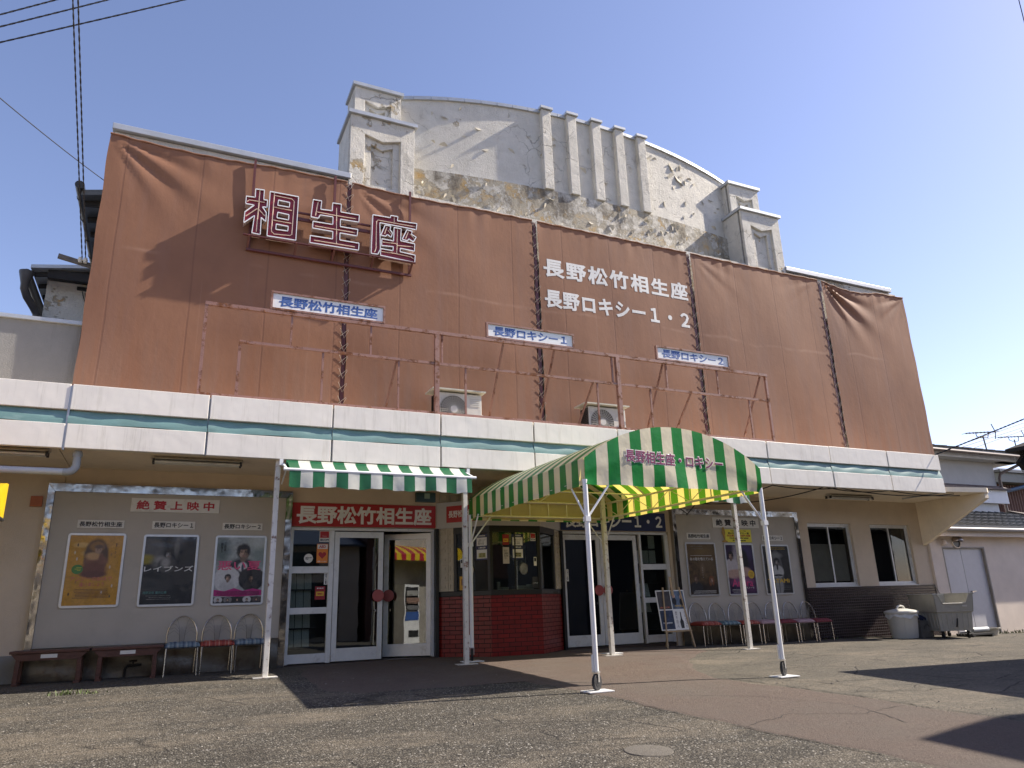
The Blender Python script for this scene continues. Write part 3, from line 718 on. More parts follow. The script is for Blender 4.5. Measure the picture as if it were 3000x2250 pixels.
# bits inside the booth
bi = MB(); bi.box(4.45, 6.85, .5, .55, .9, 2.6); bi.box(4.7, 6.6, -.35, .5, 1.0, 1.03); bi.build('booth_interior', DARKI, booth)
it = MB()
it.box(5.28, 5.33, -.62, -.57, 1.03, 1.21); it.box(5.36, 5.50, -.6, -.5, 1.03, 1.12); it.box(5.62, 5.84, -.66, -.46, 1.03, 1.14); it.box(5.86, 5.97, -.62, -.55, 1.03, 1.16)
it.build('counter_clutter', M('dull_clutter', (.34, .33, .31), .5), booth, bevel=.004)
for x, y, zz in ((.28, 5.9, 1.62),):
    cu = MB(); cu.grid(lambda u, v: (5.78+.17*u, -.42+.03*math.sin(u*14), 1.40+.45*v), 16, 3); cu.build('booth_curtain', MIDG, booth, True)

# ------------------------------------------------------------------ tarpaulins and their frame
def tarp(x0, x1, label, sagL, sagR, ztop=8.45):
    """one sheet: taut lower down, sagging and pleated from its top corners"""
    t = MB()
    def fn(u, v):
        x = x0+(x1-x0)*u; z = 4.02+(ztop-4.02)*v; y = -.60-.022*math.sin(u*math.pi)*math.sin(v*math.pi)
        for sg, dx in ((sagL, x-x0), (sagR, x1-x)):           # folds fan out from the corner that has slipped
            dz = ztop-z; r = math.hypot(dx, dz)
            if sg and r > 1e-4:
                th_ = math.atan2(dz, dx); w_ = math.exp(-((th_-.55)/.40)**2)
                y -= sg*.055*math.sin(th_*15+.6*math.sin(r*2))*w_*min(1, r/.5)*math.exp(-(r/1.25)**2)
                y -= sg*.018*math.sin(th_*34+1)*w_*min(1, r/.4)*math.exp(-(r/.9)**2)
        y += .006*v**14*math.sin(x*11+math.sin(x*5)*2)*math.sin(x*1.7+x0) + .004*math.sin(x*3.1+z*1.3)
        zz = z - (.10*sagL*math.sin(min(1, u*1.5)*math.pi)*v**8 if sagL else 0) - (.08*sagR*math.sin(min(1, (1-u)*1.5)*math.pi)*v**8 if sagR else 0)
        e = .008*math.sin(z*5.1+x0*3)*(1 if (u == 0 or u == 1) else 0)
        return (x+e, y, zz)
    t.grid(fn, 72, 84)
    # hem roll along the top
    t.tube([(x0+(x1-x0)*k/40, fn(k/40, 1)[1]-.006+.006*math.sin(k*2.1), fn(k/40, 1)[2]-.01+.006*math.sin(k*1.3)) for k in range(41)], .016, 6)
    o = t.build('tarpaulin', TARP, None, True)
    tag(o, label, 'tarpaulin', 'tarpaulins over the upper front')
    return o, lambda x, z: fn(min(1, max(0, (x-x0)/(x1-x0))), (z-4.02)/(ztop-4.02))[1]
TX = [(-1.46, 2.44), (2.52, 6.26), (6.38, 10.21), (10.33, 14.30), (14.44, 17.46)]
tarps = [tarp(*TX[0], 'brown tarpaulin at the left end, with folds fanning from its top left corner', .65, .1),
         tarp(*TX[1], 'brown tarpaulin below the left white pylon, behind the last neon letter', .4, 0),
         tarp(*TX[2], 'brown tarpaulin painted with two rows of large white characters', 0, 0),
         tarp(*TX[3], 'plain brown tarpaulin below the right white pylon, finely gathered along its top', .12, .12),
         tarp(*TX[4], 'brown tarpaulin at the right end with deep folds in its top left corner', 1.3, .3)]
FT = frame(0, -.615, 0)
painted = [text('painted_lettering', '長野松竹相生座', M('flaking_white_paint', (.66, .66, .64), .7, var=.1, dirt=(.34, .21, .15), ds=26, dlo=.60, dhi=.68), tarps[2][0], FT, 8.31, 7.43, 3.66, .43, n=.006, bold=.034, space=1.2),
    text('painted_lettering', '長野ロキシー１・２', MATS['flaking_white_paint'], tarps[2][0], FT, 8.29, 6.73, 3.62, .40, n=.006, bold=.034, space=1.1)]
for o in painted:                                              # paint lies on the cloth
    for v in o.data.vertices: v.co.y = tarps[2][1](v.co.x, v.co.z)-.004+(v.co.y+.622)*.5
for i, x in enumerate((2.48, 6.32, 10.27, 14.37)):
    tw = [(-.0, 1), (0, 1), (0, 1), (0, 1)][i]
    fp = thing('lacing_post', ['rusty red steel post with rope lacing in the gap behind the neon letters', 'steel post with rope lacing left of the big white characters',
               'steel post with rope lacing right of the big white characters', 'steel post with rope lacing in the gap nearest the right end of the tarpaulins'][i], 'post', (x, -.5, 4), 'laced posts between tarpaulins')
    m = MB(); m.box(x-.035, x+.035, -.58, -.54, 3.9, 8.42); m.box(x+.012, x+.035, -.54, -.48, 3.9, 8.42); m.build('steel_post', MAROON, fp)
    m = MB(); m.box(x-.09, x+.09, -.50, -.44, 3.9, 8.40); m.build('shadow_board', BLACK, fp)  # black sheet standing in for the shade inside the gap
    m = MB(); z = 4.1; k = 0
    while z < 8.3:
        m.tube([(x-.075, -.615, z+.20), (x, -.60, z+.03), (x+.075, -.615, z+.17)], .0045, 5)
        m.tube([(x-.075, -.615, z+.05), (x+.07, -.615, z+.19)], .0035, 5)
        z += .245
    m.build('rope_lacing', ROPE, fp)

# ------------------------------------------------------------------ neon letters on their angle-iron carrier
A1=[(.824,7.771),(.966,7.783),(.966,7.597),(1.029,7.598),(1.028,7.458),(.954,7.455),(1.023,7.358),(1.025,7.188),(.948,7.247),(.953,6.925),(.817,6.931),(.839,7.261),(.678,7.095),(.682,7.3),(.821,7.459),(.684,7.457),(.685,7.601),(.827,7.61)]
A2=[(1.062,7.778),(1.538,7.782),(1.536,6.932),(1.062,6.924)]
A2H=[[(1.208,7.642),(1.396,7.635),(1.395,7.543),(1.201,7.539)],[(1.209,7.405),(1.396,7.396),(1.395,7.295),(1.202,7.297)],[(1.198,7.175),(1.397,7.17),(1.394,7.082),(1.196,7.075)]]
B1=[(1.791,7.784),(1.939,7.787),(1.929,7.62),(2.131,7.634),(2.133,7.792),(2.285,7.799),(2.282,7.643),(2.615,7.648),(2.61,7.505),(2.282,7.496),(2.282,7.35),(2.597,7.354),(2.586,7.224),(2.283,7.223),(2.284,7.085),(2.627,7.087),(2.622,6.947),(1.772,6.934),(1.774,7.072),(2.158,7.08),(2.156,7.225),(1.806,7.224),(1.806,7.356),(2.15,7.363),(2.148,7.514),(1.926,7.506),(1.894,7.434),(1.77,7.437)]
C1=[(2.862,7.711),(3.19,7.719),(3.198,7.768),(3.331,7.77),(3.323,7.685),(3.699,7.701),(3.686,7.572),(2.995,7.575),(3.016,7.042),(2.972,6.933),(2.85,6.93)]
C2=[(3.095,7.548),(3.202,7.546),(3.185,7.47),(3.233,7.418),(3.215,7.319),(3.14,7.363),(3.112,7.323),(3.019,7.325)]
C3=[(3.507,7.536),(3.609,7.521),(3.594,7.46),(3.687,7.417),(3.634,7.309),(3.547,7.354),(3.519,7.311),(3.42,7.322)]
C4=[(3.263,7.531),(3.398,7.53),(3.39,7.286),(3.659,7.273),(3.655,7.122),(3.388,7.132),(3.383,7.061),(3.671,7.043),(3.662,6.893),(3.019,6.922),(3.025,7.057),(3.248,7.055),(3.256,7.138),(3.037,7.12),(3.039,7.258),(3.258,7.256)]
nA=[[(.896,7.774),(.888,6.975)],[(.706,7.508),(.736,7.543),(.988,7.551)],[(.702,7.229),(.867,7.399),(.891,7.404),(1.005,7.294)],[(1.135,7.771),(1.128,7.08),(1.131,7.024),(1.179,6.986),(1.434,7.008),(1.466,7.034),(1.473,7.68),(1.429,7.719),(1.143,7.723)],[(1.14,7.497),(1.441,7.491)],[(1.142,7.246),(1.446,7.242)]]
nB=[[(1.878,7.75),(1.844,7.483)],[(1.866,7.558),(2.182,7.556),(2.559,7.565)],[(1.845,7.276),(2.55,7.285)],[(1.84,6.998),(2.558,7.004)],[(2.206,7.712),(2.23,7.01)]]
nC=[[(3.265,7.746),(3.267,7.642)],[(3.677,7.633),(2.962,7.626),(2.935,7.593),(2.938,7.047),(2.913,6.972)],[(3.133,7.521),(3.089,7.369)],[(3.153,7.454),(3.21,7.393)],[(3.542,7.512),(3.486,7.356)],[(3.571,7.466),(3.649,7.388)],[(3.332,7.51),(3.324,7.008)],[(3.055,7.2),(3.308,7.214),(3.327,7.181),(3.632,7.209)],[(3.041,7.006),(3.311,7.012),(3.595,6.998),(3.643,6.966)]]
def letter(shapes, neon, label, x):
    t = thing('neon_letter', label, 'neon letter', (x, -.8, 6.93), 'three neon letters')
    f = MB(); rim = MB(); sd = MB()
    for L in shapes:
        f.poly(L, -.868, -.862, 'y')
        for lp in L:
            n = len(lp)
            for i in range(n):
                a, b = lp[i], lp[(i+1) % n]
                rim.bar((a[0], -.893, a[1]), (b[0], -.893, b[1]), .013, .018)
                sd.add([(a[0], -.885, a[1]), (b[0], -.885, b[1]), (b[0], -.745, b[1]), (a[0], -.745, a[1])], [(0, 1, 2, 3)])
        sd.poly(L, -.748, -.744, 'y')
    f.build('letter_face', LETRED, t); rim.build('rim', WHITEP, t); sd.build('letter_side', M('faded_pink_tin', (.55, .45, .42), .5, var=.15, dirt=(.3, .22, .19), ds=9), t)
    nn = MB()
    for p in neon: nn.tube([(a, -.884, b) for a, b in p], .0085, 6)
    nn.build('neon_tube', NEON, t, True)
    t.location.y += .03
letter([[A1], [A2]+A2H], nA, 'maroon neon character 相 with white rim, leftmost of the three', 1.1)
letter([[B1]], nB, 'maroon neon character 生 with white rim, between the other two', 2.2)
letter([[C1], [C2], [C3], [C4]], nC, 'maroon neon character 座 with white rim, rightmost of the three', 3.3)
cr = thing('letter_carrier', 'dark red angle iron carrier holding the three neon letters out from the tarpaulin', 'sign frame', (2.2, -.6, 6.9))
for x in (.80, 2.20, 3.625):
    m = MB(); m.box(x-.02, x+.02, -.668, -.635, 6.72, 8.48); m.build('upright', MAROON, cr)
m = MB(); m.box(.74, 3.68, -.735, -.70, 7.40, 7.46); m.box(.74, 3.68, -.735, -.70, 7.54, 7.57); m.build('back_rail', MAROON, cr)
m = MB(); m.box(.76, 3.66, -.68, -.64, 6.70, 6.74); m.box(.68, 3.68, -.88, -.84, 6.875, 6.895)
for x in (.78, 1.55, 2.2, 2.9, 3.62): m.bar((x, -.64, 6.73), (x, -.88, 6.885), .03)
m.build('bottom_rail', MAROON, cr)

# ------------------------------------------------------------------ rusty billboard frame on the canopy edge, with three small signs
bf = thing('billboard_frame', 'empty rusty red angle iron billboard frame standing on the white fascia', 'sign frame', (5.6, -1.6, 3.84))
def rail(name, *bars):
    m = MB()
    for p, q, w in bars: m.bar(p, q, w)
    return m.build(name, REDRUST, bf)
rail('top_rail', ((.20, -1.6, 5.265), (11.14, -1.6, 5.275), .055))
rail('middle_rail', ((.72, -1.6, 4.72), (11.1, -1.6, 4.715), .042))
rail('bottom_rail', ((.2, -1.6, 3.862), (11.1, -1.6, 3.862), .04))
for x, w, za, zb in ((.22, .045, 3.88, 5.24), (.73, .042, 3.88, 4.70), (3.83, .075, 3.84, 5.24), (7.42, .075, 3.84, 5.24), (11.10, .05, 3.86, 5.25)):
    rail('post', ((x, -1.6, za), (x, -1.6, zb), w))
for x, za, zb in ((1.46, 4.74, 5.24), (2.71, 4.74, 5.24), (1.96, 3.88, 4.70), (3.18, 3.88, 4.70), (4.35, 3.88, 4.70), (6.96, 3.88, 4.70), (7.31, 4.74, 5.24), (8.56, 4.74, 5.24), (9.82, 4.74, 5.24), (8.14, 3.88, 4.69), (10.58, 3.88, 4.69), (3.93, 4.74, 5.24)):
    rail('stile', ((x, -1.585, za), (x, -1.585, zb), .030))
for x, z in ((3.15, 4.70), (5.08, 5.24), (6.10, 5.24), (6.88, 4.70), (8.50, 5.24), (9.12, 4.70), (10.98, 5.24)):
    rail('back_stay', ((x, -1.57, z), (x-.02, -.74, 3.76), .030))
def small_sign(x0, x1, z0, z1, body, label, bw):
    t = thing('sign_board', label, 'sign', ((x0+x1)/2, -1.6, z0), 'small blue lettered signs on the frame')
    fr = frame(0, -1.60, 0); b = .032
    m = MB(fr); m.rect(x0, x1, z1-b, z1, -.03, .03); m.rect(x0, x1, z0, z0+b, -.03, .03); m.rect(x0, x0+b, z0+b, z1-b, -.03, .03); m.rect(x1-b, x1, z0+b, z1-b, -.03, .03)
    m.build('frame', REDRUST, t)
    m = MB(fr); m.rect(x0+b, x1-b, z0+b, z1-b, -.01, .008); m.build('panel', M('white_sign_panel', (.80, .81, .80), .4, var=.05, dirt=(.66, .52, .42), ds=4, dlo=.62, dhi=.8), t)
    text('lettering', body, BLUEI, t, fr, (x0+x1)/2+bw[0], (z0+z1)/2, (x1-x0)*bw[1], (z1-z0)*.60, n=.010, bold=.034)
small_sign(1.12, 2.93, 5.30, 5.61, '長野松竹相生座', 'widest blue lettered white sign on the rusty frame, below the neon letters', (0, .86))
small_sign(4.74, 6.50, 5.30, 5.59, '長野ロキシー１', 'blue lettered white sign ending in the number 1, middle of the frame top', (0, .84))
small_sign(8.34, 10.16, 5.31, 5.60, '長野ロキシー２', 'blue lettered white sign ending in the number 2, right on the frame top', (0, .84))

# ------------------------------------------------------------------ two outdoor units on the canopy roof
def aircon():
    t = thing('air_conditioner', '', 'air conditioner', (0, 0, 0), 'outdoor units on the canopy roof')
    m = MB(); m.box(-.41, .41, -.15, .15, .04, .64); m.build('casing', M('beige_enamel', (.60, .58, .52), .45, var=.04, dirt=(.46, .43, .37), ds=5), t, bevel=.012)
    m = MB(); m.box(-.52, .46, -.24, .2, .665, .69); m.build('lid_board', M('weathered_board', (.55, .54, .46), .7, var=.1), t)
    r = MB(frame(-.12, -.152, .34)); r.ell(0, 0, .255, .255, -.05, .001, 28); r.build('fan_recess', M('dark_grey_recess', (.06, .06, .055), .7), t)
    gm = MB(frame(-.12, -.152, .34))
    for k in range(1, 9): gm.tube([(.031*k*math.cos(a*.2618), .031*k*math.sin(a*.2618), .016) for a in range(24)], .0042, 4, True)
    for k in range(30):
        a = k*2*math.pi/30; gm.bar((.06*math.cos(a), .06*math.sin(a), .016), (.258*math.cos(a), .258*math.sin(a), .012), .008)
    gm.build('fan_grille', M('grille_wire', (.50, .49, .44), .5), t)
    h = MB(frame(-.12, -.152, .34)); h.ell(0, 0, .066, .066, .0, .028, 20); h.build('hub', PLASTW, t, bevel=.008)
    fb = MB(frame(-.12, -.152, .34))
    for k in range(3):
        a = k*2.094; fb.poly([[(.05*math.cos(a), .05*math.sin(a)), (.22*math.cos(a-.35), .22*math.sin(a-.35)), (.23*math.cos(a+.2), .23*math.sin(a+.2)), (.20*math.cos(a+.55), .20*math.sin(a+.55)), (.05*math.cos(a+.7), .05*math.sin(a+.7))]], -.040, -.036)
    fb.build('fan', DKGREY, t)
    lv = MB(frame(0, -.152, 0))
    for k in range(5): lv.rect(.19, .37, .42+k*.035, .435+k*.035, 0, .006)
    lv.build('side_louvre', PLASTW, t)
    fn = MB()
    for k in range(16): fn.box(-.425, -.409, -.13, .13, .08+k*.034, .088+k*.034)
    for k in range(7): fn.box(-.428, -.409, -.13+k*.042, -.124+k*.042, .06, .62)
    fn.build('coil_guard', BLACK, t)
    vc = MB(); vc.box(.41, .47, -.08, .08, .1, .3); vc.cyl((.44, -.02, .1), (.44, -.02, -.02), .02, n=8); vc.build('valve_cover', PLASTW, t, bevel=.01)
    ft = MB(); ft.box(-.36, -.28, -.18, .18, 0, .04); ft.box(.28, .36, -.18, .18, 0, .04); ft.build('foot', BLACK, t)
    return t
ac1 = aircon(); ac1.location = (4.42, -.98, 3.745); ac1['label'] = 'beige outdoor air conditioner unit beside the thick frame post nearest the neon letters'
for ch in ac1.children: pass
ac2 = copy_tree(ac1); ac2.location = (7.43, -.98, 3.745); ac2['label'] = 'beige outdoor air conditioner unit above the arched striped canopy'

# ------------------------------------------------------------------ green striped entrance canopy on castors
SC = mat_stripes('striped_vinyl_along', 1, .305, (.010, .240, .045), (.84, .77, .56), .25)
SF = mat_stripes('striped_vinyl_front', 0, .340, (.010, .250, .045), (.84, .77, .56), .06, .10)
CRV = mat_stripes('cream_vinyl', 0, 50, (.80, .72, .45), (.80, .72, .45), 0, .55)
YF, YB = -4.95, -1.30
def cx(y, s):                                                 # the frame tapers a little towards the doors
    t = (y-YF)/(YB-YF); return (4.57+(4.50-4.57)*t) if s < 0 else (7.37+(7.06-7.37)*t)
can = thing('entrance_canopy', 'green and cream striped arched entrance canopy on white posts with castors', 'canopy', (5.95, -3.1, -.1))
ZV, ZS, ZP = 2.195, 2.515, 3.0
def arch(u, y):
    a, b = cx(y, -1), cx(y, 1); c = (a+b)/2; hw = (b-a)/2; h = ZP-ZS
    rad = (hw*hw+h*h)/(2*h); x = a+(b-a)*u
    return x, ZS + math.sqrt(rad*rad-(x-c)**2) - (rad-h)
m = MB()
def roof(u, v):
    y = YF+(YB-YF)*v; s = u*1.4-.2
    if s < 0: x, z = cx(y, -1)-.004, ZV+(ZS-ZV)*(s+.2)/.2
    elif s > 1: x, z = cx(y, 1)+.004, ZV+(ZS-ZV)*(1.2-s)/.2
    else: x, z = arch(s, y)
    if s < .0 or s > 1: x += .008*math.sin(v*60)*(ZS-z)/.3; z -= .010*abs(math.sin(v*24))*(1 if z < ZV+.02 else 0)
    return (x, y, z)
m.grid(roof, 56, 60); m.build('roof_fabric', SC, can, True)
def gable(y, mat, name, off):
    k = MB()
    def fn(u, v):
        x, zt = arch(u, y); z = ZV+(zt-ZV)*v
        return (x, y+off+.016*math.sin(u*21)*max(0, 1-v*2.2)**2+.010*math.sin(u*9+min(v, .5)*5), z-.006*math.sin(u*26)*(v == 0))
    k.grid(fn, 56, 14); return k.build(name, mat, can, True)
fg = gable(YF, SF, 'front_gable', -.012); gable(YB, CRV, 'back_gable', .004)
bs = MB(); bs.grid(lambda u, v: (cx(YB, -1)+(cx(YB, 1)-cx(YB, -1))*u, YB+.02, ZV-.02+.10*v), 30, 2); bs.build('back_valance', SF, can)
def gfn(x): u = (x-cx(YF, -1))/(cx(YF, 1)-cx(YF, -1)); return YF-.012+.010*math.sin(u*9+2.5)
for nm, mt, bd, n in (('lettering_outline', M('white_vinyl_outline', (.80, .76, .68), .4, var=.03), .062, .003), ('lettering', PURPLE, .024, .005)):
    o = text(nm, '長野相生座・ロキシー', mt, can, frame(5.94, YF, 2.56, 0) @ Matrix.Rotation(R(-1.4), 4, 'Z'), 0, 0, 1.56+(.025 if n < .004 else 0), .165+(.025 if n < .004 else 0), n=n, bold=bd, space=1.05, depth=.001)
    for v in o.data.vertices: v.co.y += gfn(v.co.x)-YF-.004
FRM = M('cream_painted_frame', (.74, .70, .52), .4, var=.05)
posts = {}
for nm, x, y in (('FL', 4.575, -4.93), ('FR', 7.365, -4.93), ('BL', 4.50, -1.33), ('BR', 7.05, -1.33)):
    zg = gz(x, y); p = MB(); p.cyl((x, y, zg+.21), (x, y, ZV+.06), .031, n=14)
    p.box(x-.05, x-.035, y-.012, y+.012, zg+.22, zg+.40); p.build('post', WHITEP, can, True)
    k = MB(); yaw = .5 if nm[0] == 'F' else 1.2
    fr = Matrix.Translation((x, y, zg+.105)) @ Matrix.Rotation(yaw, 4, 'Z')
    k.M = fr; k.tube([(0, -.018, 0), (0, .018, 0)], [.088, .088], 22); k.tube([(0, -.022, 0), (0, -.018, 0)], [.05, .06], 16)
    wh = k.build('castor_wheel', RUBBER, can, True, bevel=.006)
    k = MB(fr); k.bar((0, -.03, 0), (0, -.03, .12), .03, .006); k.bar((0, .03, 0), (0, .03, .12), .03, .006); k.box(-.03, .03, -.034, .034, .10, .115); k.build('castor_fork', ALU, can)
    k = MB(); k.box(x-.16, x+.16, y-.11, y+.11, zg+.004, zg+.018); k.build('base_plate', WHITEP, can, bevel=.003)
fm = MB()
for z in (ZV+.05, ZS-.02):
    for y in (YF+.03, YB-.03): fm.cyl((cx(y, -1)+.02, y, z), (cx(y, 1)-.02, y, z), .019, n=8)
    for s in (-1, 1): fm.cyl((cx(YF, s)-.02*s, YF, z), (cx(YB, s)-.02*s, YB, z), .019, n=8)
fm.build('frame_rail', FRM, can, True)
tr = MB()
for k in range(9):
    y = YF+.03+(YB-YF-.06)*k/8
    for s in (-1, 1):
        tr.cyl((cx(y, s)-.02*s, y, ZV+.05), (cx(y, s)-.02*s, y, ZS-.02), .010, n=6)
        if k < 8:
            y2 = YF+.03+(YB-YF-.06)*(k+1)/8; a, b = (ZV+.05, ZS-.02) if k % 2 else (ZS-.02, ZV+.05)
            tr.cyl((cx(y, s)-.02*s, y, a), (cx(y2, s)-.02*s, y2, b), .007, n=5)
for k in range(8):
    x0 = cx(YB, -1)+.02+(cx(YB, 1)-cx(YB, -1)-.04)*k/7; tr.cyl((x0, YB-.03, ZV+.05), (x0, YB-.03, ZS-.02), .010, n=6)
    x0 = cx(YF, -1)+.02+(cx(YF, 1)-cx(YF, -1)-.04)*k/7; tr.cyl((x0, YF+.03, ZV+.05), (x0, YF+.03, ZS-.02), .010, n=6)
tr.build('truss_bar', FRM, can, True)
hp = MB()
for k in range(4):
    y = YF+.05+(YB-YF-.1)*k/3
    hp.tube([(arch(i/20, y)[0], y, arch(i/20, y)[1]-.035) for i in range(21)], .016, 7)
    hp.cyl((cx(y, -1), y, ZS-.02), (cx(y, 1), y, ZS-.02), .012, n=6)
for u in (.25, .5, .75): hp.tube([(arch(u, YF+.05+(YB-YF-.1)*k/10)[0], YF+.05+(YB-YF-.1)*k/10, arch(u, YF+.05+(YB-YF-.1)*k/10)[1]-.03) for k in range(11)], .012, 6)
y = YB-.03
for k in range(1, 4): hp.cyl((5.78, y, ZS-.02), (arch(k*.25-.02, y)[0], y, arch(k*.25-.02, y)[1]-.03), .012, n=6)
hp.build('roof_hoop', FRM, can, True)
for x, y, sx, sy in ((4.575, -4.93, 1, 1), (7.365, -4.93, -1, 1), (4.50, -1.33, 1, -1), (7.05, -1.33, -1, -1)):
    bc = MB(); bc.cyl((x, y, ZV-.42), (x+.36*sx, y, ZV+.03), .013, n=7); bc.cyl((x, y, ZV-.42), (x, y+.36*sy, ZV+.03), .013, n=7)
    bc.box(x-.035, x+.035, y-.035, y+.035, ZV-.45, ZV-.39); bc.build('corner_brace', WHITEP, can, True)

# ------------------------------------------------------------------ two rolled shop awnings on rust spotted posts
def awning(x0, x1, label, ph):
    t = thing('roller_awning', label, 'awning', ((x0+x1)/2, -1.6, 0), 'green and white roller awnings')
    sm = mat_stripes('striped_canvas_%d' % ph, 0, .336, (.020, .150, .060), (.74, .75, .68), .1+.3*ph, .25, (.7, .7, .5))
    m = MB(); m.cyl((x0+.03, -1.70, 2.885), (x1-.03, -1.70, 2.885), .055, n=16)
    m.grid(lambda u, v: (x0+.05+(x1-x0-.1)*u, -1.70-.32*v, 2.94-.185*v-.012*math.sin(v*math.pi)), 40, 6); m.build('rolled_cloth', sm, t, True)
    m = MB(); m.cyl((x0-.04, -2.03, 2.745), (x1+.04, -2.03, 2.745), .024, n=12); m.build('front_bar', WHITEP, t, True)
    m = MB(); m.grid(lambda u, v: (x0+.04+(x1-x0-.08)*u, -2.045+.014*math.sin(u*37)*v-.01*v, 2.735-(.235+.012*math.sin(u*23)+.006*math.sin(u*71))*v), 90, 6); m.build('valance', sm, t, True)
    m = MB()
    for x in (x0-.0, x1+.0): m.bar((x, -1.63, 2.90), (x, -2.03, 2.745), .03); m.bar((x, -1.62, 2.60), (x, -1.98, 2.74), .016)
    m.box(x0-.06, x0-.01, -1.72, -1.63, 2.86, 2.95); m.box(x1+.01, x1+.06, -1.72, -1.63, 2.86, 2.95); m.build('folding_arm', WHITEP, t)
    for x in (1.385, 4.30) if ph == 0 else (x0-.07, x1-.04):
        z = gz(x, -1.6); m = MB(); m.box(x-.036, x+.036, -1.636, -1.564, z+.012, 2.945); m.build('post', WHITER, t, bevel=.005)
        m = MB(); m.box(x-.16, x+.16, -1.68, -1.52, z+.002, z+.014); m.build('base_plate', WHITER, t)
    return t
awning(1.45, 4.29, 'narrow green and white striped awning rolled in over the left entrance doors', 0)
awning(6.96, 9.88, 'green and white striped awning over the right entrance, mostly hidden behind the arched canopy', 1)

# ------------------------------------------------------------------ poster boards with buckled steel surrounds
def board(x0, x1, zt, zb, mid, label):
    t = thing('poster_board', label, 'poster board', ((x0+x1)/2, 0, zb))
    m = MB(); m.box(x0+.09, x1-.10, -.085, -.002, mid, zt-.115); m.build('panel', GREYP, t)
    m = MB(); a, b = (x0, x1)
    m.poly([[(a, zt), (b, zt), (b-.10, zt-.115), (a+.09, zt-.115)]], -.115, -.001, 'y'); m.build('top_trim', STEELW, t)
    m = MB(); m.poly([[(a, zt-.004), (a+.088, zt-.119), (a+.088, mid), (a, mid-.05)]], -.113, -.001, 'y'); m.build('side_trim', STEELW, t)
    m = MB(); m.poly([[(b, zt-.004), (b-.098, zt-.119), (b-.098, zb), (b, zb)]], -.113, -.001, 'y'); m.build('side_trim', STEELW, t)
    m = MB(); m.grid(lambda u, v: (a+.02+(b-a-.122)*u, -.105-.012*math.sin(u*13+v*4)*math.sin(v*3.1), zb+(mid-.004-zb)*v), 60, 8); m.build('skirting_sheet', M('dirty_buckled_steel', (.20, .185, .155), .30, .75, .3, 3, .25, 3, (.11, .09, .07), 3, .42, .62, bdist=.05), t, True)
    return t
board(-1.63, 1.84, 2.735, -.04, .44, 'grey poster board with buckled steel surround behind the two benches and three chairs')
board(9.50, 12.99, 2.645, -.16, .36, 'grey poster board with buckled steel surround behind the row of seven chairs')
WB = -.088
def plate(name, x0, x1, z0, z1, mat, label, body, tmat, fit=(.86, .66), bold=.03, Y=WB, cat='sign', group=None, space=1.0):
    t = thing(name, label, cat, ((x0+x1)/2, Y, z0), group)
    fr = frame(0, Y, 0); m = MB(fr); m.rect(x0, x1, z0, z1, 0, .012); m.build('plate', mat, t, bevel=.002)
    if body: text('lettering', body, tmat, t, fr, (x0+x1)/2, (z0+z1)/2, (x1-x0)*fit[0], (z1-z0)*fit[1], n=.0125, bold=bold, depth=.003, space=space)
    return t
plate('showing_sign', -.53, .72, 2.345, 2.555, PAPERO, 'white sign with widely spaced red characters near the top of the left poster board', '絶 賛 上 映 中', REDTXT, (.88, .68))
plate('showing_sign', 10.55, 11.83, 2.27, 2.485, PAPERO, 'chipped white sign with widely spaced black characters on the right poster board', '絶 賛 上 映 中', INK, (.86, .66))
for x0, x1, z0, z1, b, l in ((-1.20, -.59, 2.095, 2.21, '長野松竹相生座', 'small white screen name plate above the yellow poster'), (-.21, .39, 2.09, 2.21, '長野ロキシー１', 'small white screen name plate above the charcoal poster, ending in 1'),
        (.79, 1.39, 2.09, 2.20, '長野ロキシー２', 'small white screen name plate above the pink lettered poster, ending in 2'), (9.84, 10.45, 2.02, 2.15, '長野松竹相生座', 'small white screen name plate above the brown autumn poster'),
        (11.88, 12.48, 2.00, 2.12, '長野ロキシー２', 'small white screen name plate above the poster of the person in a white jacket')):
    plate('name_plate', x0, x1, z0, z1, PAPERO, l, b, INK, (.92, .66), .026, group='screen name plates on the poster boards')
